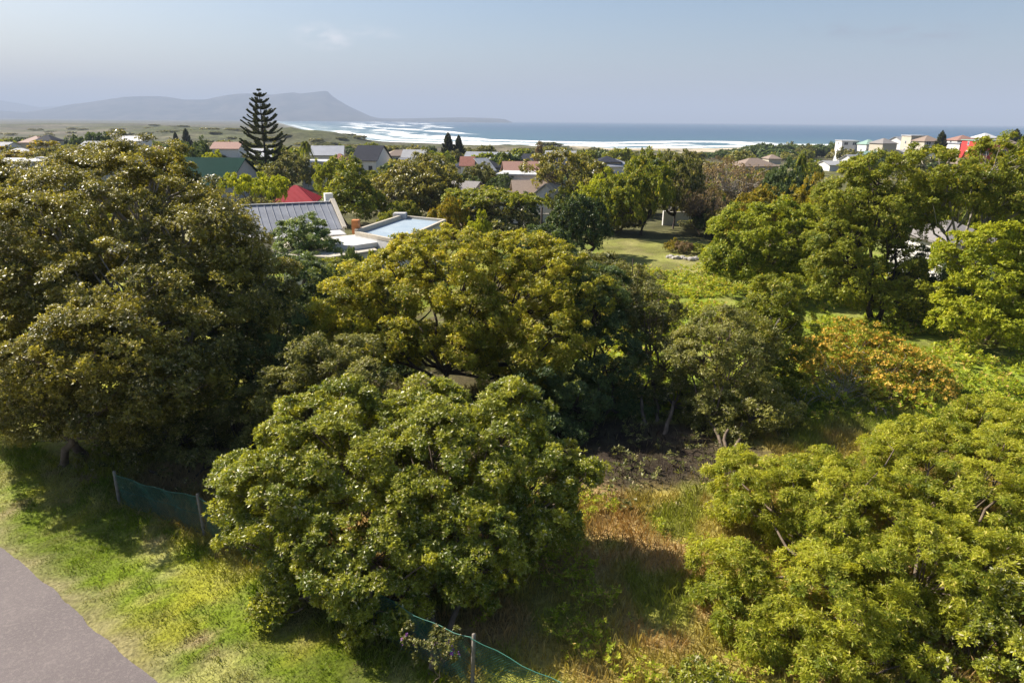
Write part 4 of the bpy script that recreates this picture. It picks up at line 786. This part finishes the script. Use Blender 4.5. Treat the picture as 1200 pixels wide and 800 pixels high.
# right of the beach
house('apartment_house', 'white three storey house with terraces nearest the beach trees', 993, 300, 164.5, 18, 10, 0, 0, R_WHITE, WHITE, R(-10), 'flat', 2)
house('clubhouse', 'long low white building on the open field before the beach trees', 987, 200, 189, 44, 8, 0, .9, R_LIGHT, WHITE, R(2), 'gable', 5)
town = [(1018, 290, 163, 16, 'hip', R_TEAL, WHITE, 'house with sea-green roof right of the white three storey house', 0), (1036, 270, 161.5, 20, 'hip', R_GREYB, CREAM, 'cream headland house with grey tile roof behind the tall tufted tree', 8), (1018, 240, 177, 18, 'gable', R_TEAL, CREAM, 'low sea-green roofed cottage below the white three storey house', 0),
 (1056, 285, 160, 18, 'gable', R_LIGHT, WHITE, 'white house with pale roof left of the flat roofed villas', 20), (1072, 270, 158, 20, 'flat', R_WHITE, CREAM, 'cream villa with thin white flat roof on the headland', -5), (1087, 250, 158.5, 22, 'hip', R_BROWN, CREAM, 'brown roofed villa with balconies left of the pointed conifer', 0),
 (1088, 215, 172, 26, 'gable', R_LIGHT, WHITE, 'house with wide pale gable roof in front of the brown roofed villa', 55), (1128, 270, 158, 28, 'hip', R_SALMON, WHITE, 'pink tiled roof villa right of the pointed conifer', 0), (1127, 235, 167, 24, 'flat', R_GREY, WHITE, 'white flat roofed villa with glass balconies below the pink roof', 0),
 (1155, 290, 155.5, 20, 'hip', R_WHITE, WHITE, 'house with bright white hipped roof behind the red building', 0), (1187, 300, 156.5, 18, 'hip', R_WHITE, WHITE, 'white roofed house furthest right on the headland', 0), (1175, 250, 161, 26, 'hip', R_BROWN, TERRA, 'terracotta house at the right end of the headland', 5),
 (1058, 205, 184, 20, 'flat', R_GREY, CREAM, 'cream building with low grey flat roof behind the airy trees', 0)]
for (px, Y, ry, wp, kd, rf, wl, lab, a) in town: house('house', lab, px, Y, ry+.5, wp*.88, 8, 0, 1.8, rf, wl, R(a), kd, 2)
e = house('red_building', 'building with plain bright red side wall on the headland', 1150, 225, 164, 26, 9, 0, 0, R_TEAL, cm('wall_red', (.55, .05, .045), var=.08), R(-8), 'flat', 1)
# row of mid town roofs right of centre
house('house', 'slate blue roofed low house beside the dunes behind the big trees', 712, 175, 183, 26, 8, 0, 1.2, R_SLATE, CREAM, R(0), 'hip', 2)
house('house', 'small brown roofed house at the beach edge', 905, 260, 181, 14, 7, 0, 1.4, R_BROWN, CREAM, R(0), 'hip', 2)
house('house', 'white building glimpsed between trunks of the airy tree at right', 1112, 52, 258, 66, 6, 0, 1.2, R_GREYB, WHITE, R(6), 'hip', 3)
house('house', 'white house glimpsed under the wood behind the lawn', 812, 98, 248, 50, 6, 0, 1.0, R_GREYB, WHITE, R(0), 'gable', 3)

# grey metal roofed house with parapet gables
Rr = T(383, 234, 66); Rl = T(262, 247, 62); ang = math.atan2(Rr[1]-Rl[1], Rr[0]-Rl[0]); 
Lm = math.hypot(Rr[0]-Rl[0], Rr[1]-Rl[1])+1.2; ctr = (Rr+Rl)/2; gz = lz(ctr[0], ctr[1]); top = (Rr[2]+Rl[2])/2-gz
e = empty('house', (ctr[0], ctr[1], gz), ang); tag(e, 'white house with long grey ribbed metal roof and plastered parapet gable', 'house')
hx = Lm/2; hy = 4.2; rh = 1.75; wh = top-rh
V = [(-hx, -hy, -.5), (hx, -hy, -.5), (hx, hy, -.5), (-hx, hy, -.5), (-hx, -hy, wh), (hx, -hy, wh), (hx, hy, wh), (-hx, hy, wh), (-hx, 0, top-.05), (hx, 0, top-.05)]
bmesh_obj('wall', V, [(0, 1, 5, 4), (2, 3, 7, 6), (1, 2, 6, 9, 5), (3, 0, 4, 8, 7), (4, 5, 9, 8), (6, 7, 8, 9)], e, WHITE)
V1, F1 = slab((-hx-.02, -hy-.4, wh-.16), (hx-.28, -hy-.4, wh-.16), (hx-.28, 0, top), (-hx-.02, 0, top), .07); V2, F2 = slab((hx-.28, hy+.4, wh-.16), (-hx-.02, hy+.4, wh-.16), (-hx-.02, 0, top+.001), (hx-.28, 0, top+.001), .07)
VV = list(V1)+list(V2); FF = F1+[tuple(i+8 for i in f) for f in F2]
k = 0; xx = -hx+.35
while xx < hx-.4:
    for s in (-1, 1):
        a0 = np.array((xx, s*(hy+.4), wh-.16+.07)); b0 = np.array((xx, s*.05, top+.07)); n0 = len(VV)
        VV += [a0+(-.03, 0, 0), a0+(.03, 0, 0), b0+(.03, 0, 0), b0+(-.03, 0, 0), a0+(-.02, 0, .06), a0+(.02, 0, .06), b0+(.02, 0, .06), b0+(-.02, 0, .06)]
        FF += [tuple(i+n0 for i in f) for f in [(4, 5, 6, 7), (0, 1, 5, 4), (1, 2, 6, 5), (2, 3, 7, 6), (3, 0, 4, 7)]]
    xx += .62
SEAM = cm('roof_weathered_zinc', (.23, .24, .265), rough=.5, var=.22, scale=.8, metal=.1); rfo = bmesh_obj('roof', VV, FF, e, SEAM)
boxes_obj('ridge_cap', [(-hx, hx-.3, -.16, .16, top+.10, top+.16)], rfo, cm('ridge_pale', (.36, .36, .37)))
for s in (-1, 1):   # gable parapet coping, right end
    V1, F1 = slab((hx-.27, s*(hy+.45), wh-.05), (hx+.12, s*(hy+.45), wh-.05), (hx+.12, 0, top+.28), (hx-.27, 0, top+.28), .16)
    bmesh_obj('coping', V1, F1, e, CREAM, .02)
boxes_obj('chimney', [(hx-.5, hx+.25, 1.2, 2.0, top-.9, top+.75)], e, WHITE, .02)
for xw in (-5.5, -3, -.5, 2, 4.4): window(e, xw, .9, 1.1, 1.2, -hy, 'f')
window(e, -1.2, .9, 1.2, 1.2, hx, 'r')
boxes_obj('awning', [(-hx+1, hx-.5, -hy-3.0, -hy-.02, 2.35, 2.47)], e, R_WHITE, .01)
for xw in (-hx+1.1, 0, hx-.7): boxes_obj('post', [(xw-.07, xw+.07, -hy-2.9, -hy-2.76, -.3, 2.35)], e, WHITE)
FILL_BLOCK.append((330, 90, 72, 1))
# flat roofed house with parapets and pale blue roof surface
a = T(474, 260, 65); b_ = T(523, 267, 62.5); c_ = T(468, 295, 51); dd = T(416, 275, 55)
a[2] = b_[2] = c_[2] = dd[2] = 0; cc = (a+b_+c_+dd)/4; e = empty('house', (cc[0], cc[1], lz(cc[0], cc[1]))); tag(e, 'white flat roofed house with pale blue roof sheet and raised parapets', 'house')
fz_ = 3.15; P4 = [p-cc for p in (dd, c_, b_, a)]
def prism(P, z0, z1): 
    n = len(P); V = [(p[0], p[1], z0) for p in P]+[(p[0], p[1], z1) for p in P]; return V, [tuple(range(n))[::-1], tuple(range(n, 2*n))]+[(i, (i+1) % n, (i+1) % n+n, i+n) for i in range(n)]
bmesh_obj('wall', *prism(P4, -.5, fz_-.02), e, WHITE)
inner = [p*.955 for p in P4]; m, t, b = newmat('roof_blue_membrane'); tc = t.nodes.new('ShaderNodeTexCoord'); n1 = noise(t, .6, 5, tc.outputs['Object']); n2 = noise(t, 5, 3, tc.outputs['Object'])
t.links.new(mix(t, rng_(t, n2, .5, .7, 0, .25), mix(t, rng_(t, n1, .35, .65), (.24, .31, .37), (.32, .38, .42)), (.42, .45, .45)), b.inputs['Base Color']); b.inputs['Roughness'].default_value = .5
rf = bmesh_obj('roof', *prism(inner, fz_-.018, fz_+.05), e, m)
for i in range(4):
    p, q = P4[i], P4[(i+1) % 4]; d = unit((q-p)[None])[0]; nn = np.array([-d[1], d[0], 0]); hgt = .42 if i in (3,) else .26
    V1, F1 = prism([p-nn*.02, q-nn*.02, q+nn*.26, p+nn*.26], fz_-.03, fz_+hgt+(.003*i)); bmesh_obj('parapet', V1, F1, e, CREAM, .02)
pm = (P4[3]*.9+P4[0]*.1); d = unit((P4[0]-P4[3])[None])[0]; rf2 = boxes_obj('chimney', [(pm[0]-.6, pm[0]+.6, pm[1]-.4, pm[1]+.6, fz_, fz_+.62)], e, GREYW, .08)
boxes_obj('door', [(P4[0][0]-.3, P4[0][0]+.25, P4[0][1]+.3, P4[0][1]+1.0, fz_+.0, fz_+1.1)], e, cm('orange_timber', (.50, .19, .06)))
FILL_BLOCK.append((465, 65, 70, 1))
# its low front wing
a = G(330, 283, 2.6); b_ = G(415, 275, 2.6); c_ = G(440, 292, 2.6); d_ = G(388, 300, 2.6); d2 = G(330, 297, 2.6)
cc = (a+b_+c_+d_)/4; cc[2] = 0; e = empty('outbuilding', cc); tag(e, 'low white outbuilding with stepped flat roof between the two pale roofed houses', 'outbuilding')
Pq = [p-cc for p in (d2, d_, c_, b_, a)]; bmesh_obj('wall', *prism(Pq, -.5, 2.4), e, WHITE)
Ps = [p*1.05 for p in Pq]; bmesh_obj('roof', *prism(Ps, 2.402, 2.58), e, CREAM, .03)
bmesh_obj('step', *prism([p*.55+np.array([1.5, .4, 0]) for p in Pq], 2.585, 2.95), e, WHITE, .03)
rf_ = [(R_BROWN, 'brown tiled'), (R_SLATE, 'dark slate'), (R_GREY, 'grey metal'), (R_LIGHT, 'pale metal'), (R_RUST, 'rust red'), (R_GREYB, 'grey tiled')]
hr = random.Random(31)
for (p0, p1, y0, y1, nn) in [(1005, 1190, 200, 330, 16), (440, 700, 150, 220, 6), (0, 330, 150, 300, 8), (690, 960, 160, 220, 2)]:
    for i in range(nn):
        px = p0+(p1-p0)*(i+hr.random())/nn; Y = hr.uniform(y0, y1); mt, nm = rf_[hr.randrange(6)]; wl, wn = [(WHITE, 'white'), (CREAM, 'cream'), (GREYW, 'grey')][hr.randrange(3)]
        gx = T(px, 180, Y)[0]; zt = lz(gx, Y)+hr.uniform(3.4, 4.6); dy_ = math.degrees(math.atan2(H-zt, Y)); ry = 400+F*tan(R(dy_)-PITCH)+(px-600)*.0078
        house('house', '%s walled small far house with %s roof' % (wn, nm), px, Y, ry, hr.uniform(7, 11)*F/Y, hr.uniform(6, 8), 0, hr.uniform(1.4, 2.2), mt, wl, R(hr.uniform(-30, 30)), hr.choice(['gable', 'hip']), 2, group='%s walled far houses with %s roofs' % (wn, nm))
fill()

# black pole, garden posts, boundary walls
def rod(name, label, cat, px, Y, top, rad, mat, cap=None):
    P = T(px, top, Y); gz = lz(P[0], Y); h = P[2]-gz; tb = Tubes(); tb.add([(0, 0, -.3), (0, 0, h*.5), (0, 0, h), (0, 0, h+.002)], [rad, rad*.95, rad*.9, .001], 10)
    o = link(name, tb.mesh(name), None, mat); o.location = (P[0], Y, gz); tag(o, label, cat); return o
rod('utility_pole', 'black wooden pole between the flat topped tree and drooping tree', 'pole', 635, 66, 243, .11, BARK_DARK)
rod('garden_post', 'thin dark post at the near edge of the lawn, left one', 'post', 707, 50, 296, .05, BARK_DARK)
rod('garden_post', 'thin dark post at the near edge of the lawn, right one', 'post', 742, 49, 303, .045, BARK_DARK)
rod('garden_stump', 'short grey stake in the shade of the bare earth patch', 'stake', 814, 24.6, 527, .06, BARK)
def wallbox(label, px0, px1, Y0, Y1, h, mat, name='garden_wall'):
    A = T(px0, 300, Y0); B = T(px1, 300, Y1); c = (A+B)/2; L = math.hypot(B[0]-A[0], B[1]-A[1]); gz = lz(c[0], c[1]); a = math.atan2(B[1]-A[1], B[0]-A[0]); e = empty(name, (c[0], c[1], gz), a); tag(e, label, 'wall')
    boxes_obj('wall_panel', [(-L/2, L/2, -.11, .11, -.5, h)], e, mat); boxes_obj('coping', [(-L/2-.04, L/2+.04, -.15, .15, h+.002, h+.08)], e, CREAM, .01)
    k = int(L/3)
    for i in range(k+1): x_ = -L/2+i*L/max(k, 1); boxes_obj('pillar', [(x_-.18, x_+.18, -.18, .18, -.5, h+.2)], e, mat, .02)
wallbox('white boundary wall below the white gabled house at the airy tree', 615, 665, 80, 82, 1.6, WHITE)
wallbox('cream garden wall behind the flat roofed white house', 480, 545, 72, 74, 1.7, CREAM)
wallbox('long low white wall along the field by the beach trees', 940, 1010, 232, 236, 2.0, WHITE)
wallbox('pale wall glimpsed under the wood behind the lawn', 775, 850, 84, 85, 1.5, WHITE)
# rocks round the flower bed
rk = cm('rock_pale', (.38, .35, .31), var=.3, scale=4, bmp=.6)
rr = np.random.default_rng(9)
for i in range(11):
    px = 783+i*3.4; P = G(px, 302+.25*i+rr.normal()*.5); import bmesh
    bm = bmesh.new(); bmesh.ops.create_icosphere(bm, subdivisions=2, radius=.3)
    for v in bm.verts: v.co *= 1+rr.normal()*.09; v.co.z *= .7
    me = bpy.data.meshes.new('edging_rock'); bm.to_mesh(me); bm.free(); o = link('edging_rock', me, None, rk); o.location = (P[0], P[1], lz(P[0], P[1])+.1); s = rr.uniform(.7, 1.2); o.scale = (s, s, s); tag(o, 'pale rock in the edging row of the lawn flower bed', 'rock', 'rocks edging the flower bed')

# ------------------------------------------------------------------ green net fence
e = empty('net_fence', (0, 0, 0)); tag(e, 'sagging green netting fence on grey posts along the grass verge', 'fence')
posts = []
fp = [(FA, 1.25)]; L = np.linalg.norm(FB-FA)
pA = FA; pB = G(240, 628)[:2]; pts = [pA]; s1 = np.linalg.norm(pB-pA); cur = pB
pts += [pB, pB+(FB-pB)*.36, pB+(FB-pB)*.70, FB, FB+FD*4.2]
POST = cm('post_weathered', (.24, .21, .17), scale=8, var=.35, bmp=.5)
hts = [1.15, 1.35, 1.35, 1.35, 1.42, 1.45]
for p, h in zip(pts, hts):
    g0 = lz(*p); tb = Tubes(); lean = rr.normal()*.04; tb.add([(p[0], p[1], g0-.3), (p[0]+lean*.5, p[1], g0+h*.5), (p[0]+lean, p[1], g0+h+.06), (p[0]+lean, p[1], g0+h+.075)], [.048, .046, .044, .002], 9); link('post', tb.mesh('post'), e, POST)
NET = cm('net_green', (.03, .15, .105), rough=.5, var=.15, spec=.5); WIRE = cm('wire_grey', (.35, .35, .35), metal=.6)
tbn = Tubes(); tbw = Tubes()
for i in range(len(pts)-1):
    a, b_ = pts[i], pts[i+1]; Ls = np.linalg.norm(b_-a); d = (b_-a)/Ls; nn = np.array([-d[1], d[0]])
    def surf(s, v, i=i, a=a, d=d, nn=nn, Ls=Ls):   # s along, v 0..1 up
        hh = hts[i]+(hts[i+1]-hts[i])*s/Ls; sag = .16*math.sin(pi*s/Ls)*v; bel = .10*math.sin(pi*s/Ls)*math.sin(pi*v*.9)+.03*math.sin(s*5+v*4)
        p = a+d*s+nn*bel; return (p[0], p[1], lz_c(p)+.03+v*(hh-.06)-sag)
    gc_ = {}
    def lz_c(p): 
        k_ = (round(p[0]*4), round(p[1]*4))
        if k_ not in gc_: gc_[k_] = lz(*p)
        return gc_[k_]*1.0
    gl = [lz(*(a+d*Ls*u)) for u in np.linspace(0, 1, 9)]
    lz_c = lambda p, gl=gl, a=a, d=d, Ls=Ls: float(np.interp(np.dot(p-a, d)/Ls, np.linspace(0, 1, 9), gl))
    sp = .075; hm = 1.3; s0 = -hm
    while s0 < Ls:
        for sg in (1, -1):
            P_ = []
            for v_ in np.linspace(0, 1, 7):
                s_ = s0+v_*hm if sg == 1 else s0+(1-v_)*hm
                if 0 <= s_ <= Ls: P_.append(surf(s_, v_))
            if len(P_) > 1: tbn.add(P_, [.0045]*len(P_), 3)
        s0 += sp
    for v_ in (1.0, .5, .02):
        tbw.add([surf(s_, v_) for s_ in np.linspace(0, Ls, 14)], [.006 if v_ < 1 else .010]*14, 4)
link('netting', tbn.mesh('netting'), e, NET); link('line_wire', tbw.mesh('line_wire'), e, NET)

tb = Tubes(); rb = np.random.default_rng(4); pc = G(150, 518)
for i in range(90):
    a = rb.uniform(0, 6.28); L_ = rb.uniform(.5, 1.5); p = np.array([pc[0]+rb.normal()*.8, pc[1]+rb.normal()*.45, .05+rb.random()*.4]); d = np.array([cos(a), sin(a)*.7, rb.normal()*.18])*L_
    tb.add(curve(p, p+d, rb, 5, .08), np.linspace(.018, .005, 5)*rb.uniform(.6, 1.5), 4)
o = link('brushwood', tb.mesh('brushwood'), None, cm('dead_wood', (.20, .14, .095))); tag(o, 'heap of dead brown branches under the left trees by the fence end', 'branches', kind='stuff')

# purple flowering climber on the fence
Pf = G(525, 765, 1.0); lb = [(Pf+np.array([-.1, .15, .0]), (.5, .3, .45)), (Pf+np.array([-.6, .3, .1]), (.4, .3, .4))]
e, P, O, r = near_tree('climbing_plant', 'small climber with purple blooms on the fence by the wooden post', 'plant', (Pf[0], Pf[1]+.1), lb, 30, .18, 14, 5, .08, .04, L_DARKGREY, BARK, 61, r0=.015, stems=3, twigs=12)
link('blossom', leaves('blossom', P[::4], O[::4], .16, 3, 6, .05, .035, r), e, L_PURPLE)

# ------------------------------------------------------------------ grasses and weeds
def blades(name, x, y, h, wd, lean, r, label_mat, colfn=True, k=1):
    n = len(x); z = land_z(x, y)[0]; a = r.uniform(0, 6.28, n); d = np.stack([np.cos(a), np.sin(a), np.zeros(n)], 1); b0 = np.stack([x, y, z-.01], 1)
    ln = (h*lean*r.uniform(.2, 1.2, n))[:, None]*np.stack([np.cos(a+1.57+r.normal(0, .8, n)), np.sin(a+1.57), np.zeros(n)], 1)
    tip = b0+ln+np.stack([0*x, 0*x, h], 1); mid = b0+ln*.35+np.stack([0*x, 0*x, h*.6], 1); wv = d*(wd/2)[:, None] if hasattr(wd, '__len__') else d*wd/2
    V = np.stack([b0-wv, b0+wv, mid+wv*.8, tip, mid-wv*.8], 1).reshape(-1, 3); i = np.arange(n)*5
    me = npmesh(name, V, np.stack([i, i+1, i+2, i+3, i+4], 1), 5)
    c = zone_color(x, y); c = c*r.uniform(.75, 1.25, (n, 1)); dry = r.random(n) < .13; c[dry] = c[dry]*.4+np.array([.36, .31, .15])*.6*r.uniform(.8, 1.2, (dry.sum(), 1)); cattr(me, 'gcol', c, 'FACE'); return me
m, t, b = newmat('grass_blade'); gcn = attr(t, 'gcol').outputs['Color']; t.links.new(gcn, b.inputs['Base Color']); b.inputs['Roughness'].default_value = .55; b.inputs['Specular IOR Level'].default_value = .3
tr = t.nodes.new('ShaderNodeBsdfTranslucent'); t.links.new(mix(t, 1.0, gcn, (1.2, 1.2, .7), 'MULTIPLY'), tr.inputs['Color']); ms = t.nodes.new('ShaderNodeMixShader'); ms.inputs[0].default_value = .35
t.links.new(b.outputs[0], ms.inputs[1]); t.links.new(tr.outputs[0], ms.inputs[2]); t.links.new(ms.outputs[0], t.nodes['Material Output'].inputs['Surface'])
GB = m
r = np.random.default_rng(70)
n = 330000; x = r.uniform(-27, 4, n); y = r.uniform(8, 30, n); rs = road_side(x, y); fs = fence_side(x, y)
vis = (np.abs(x) < (y*.952+3.7)*.79) & (y > 10.2); k = vis & (rs > .12+.5*r.random(n)**3-.2*(r.random(n) < .15)) & (fs < .5) ; k &= r.random(n) < (.55+.6*fbm(x/1.2, y/1.2, 121))
x, y, rs, fs = x[k], y[k], rs[k], fs[k]; tf = sst(.5, .72, fbm(x/.28, y/.28, 133, 3)); hh = (.028+.035*fbm(x/.9, y/.9, 131)+.055*tf)*r.uniform(.5, 1.5, len(x)); hh += .22*(1-sst(.1, 1.1, -fs))*r.random(len(x)); hh *= .5+.5*sst(.1, 1.2, rs)
tag(link('grass', blades('grass', x, y, hh, r.uniform(.010, .022, len(x)), .9, r, None), None, GB), 'short sunlit grass of the verge between road and green net fence', 'grass', kind='stuff')
n = 260000; x = r.uniform(-16, 26, n); y = 9+21*r.random(n)**.9; fs = fence_side(x, y); soil = ell(x, y, 3.9, 23.7, 6.0, 3.3)
k = (fs > .35) & (np.abs(x) < (y*.952+3.7)*.79) & ((soil > 1) | (r.random(n) < .12)) & (r.random(n) < .3+.9*fbm(x/1.1, y/1.1, 141)); x, y = x[k], y[k]
hh = (.10+.30*fbm(x/.8, y/.8, 151))*r.uniform(.5, 1.4, len(x))
tag(link('grass', blades('grass', x, y, hh, r.uniform(.012, .028, len(x)), .55, r, None), None, GB), 'tall dry reddish grass behind the fence', 'grass', kind='stuff')
def weeds(name, x, y, L, W, k, hz, r, mat, label):
    z = land_z(x, y)[0]; n = len(x); P = np.stack([x, y, z+hz*r.random(n)], 1); O = np.tile([0, 0, 1.0], (n, 1)); me = leaves(name, P, O, .12, 3, k, L, W, r, up_=.9, flat=1.2); o = link(name, me, None, mat); tag(o, label, 'weeds', kind='stuff')
n = 26000; x = r.uniform(-4, 44, n); y = 26+34*r.random(n)**.8; k = (np.abs(x) < (y*.952+3.7)*.79) & (fbm(x/2.2, y/2.2, 161) > .40) & (x > 3+ (y-26)*.05) & ~inside(x, y, LAWN); x, y = x[k], y[k]; hz = .12+.75*sst(.42, .75, fbm(x/2.2, y/2.2, 161))
weeds('weeds', x, y, .2, .09, 5, hz, r, L_WEED, 'lush bright green weeds covering the meadow to the right')
n = 9000; x = r.uniform(-1, 14, n); y = 12+14*r.random(n); soil = ell(x, y, 3.9, 23.7, 6.0, 3.3); k = (fence_side(x, y) > .6) & (fbm(x/1.5, y/1.5, 171) > .57) & (y < 21) & (soil > 1.0); x, y = x[k], y[k]
weeds('weeds', x, y, .10, .045, 5, .3, r, L_WEED, 'green weeds growing through the dry grass behind the fence')
n = 3500; x = r.uniform(-18, 9, n); y = 19+12*r.random(n); k = (fence_side(x, y) > .4) & (fbm(x/1.0, y/1.0, 181) > .5); x, y = x[k], y[k]
weeds('undergrowth', x, y, .12, .05, 5, .35, r, L_DARKGREY, 'dark scrubby undergrowth on the shaded earth below the trees')
print("verts", sum(len(me.vertices) for me in bpy.data.meshes))
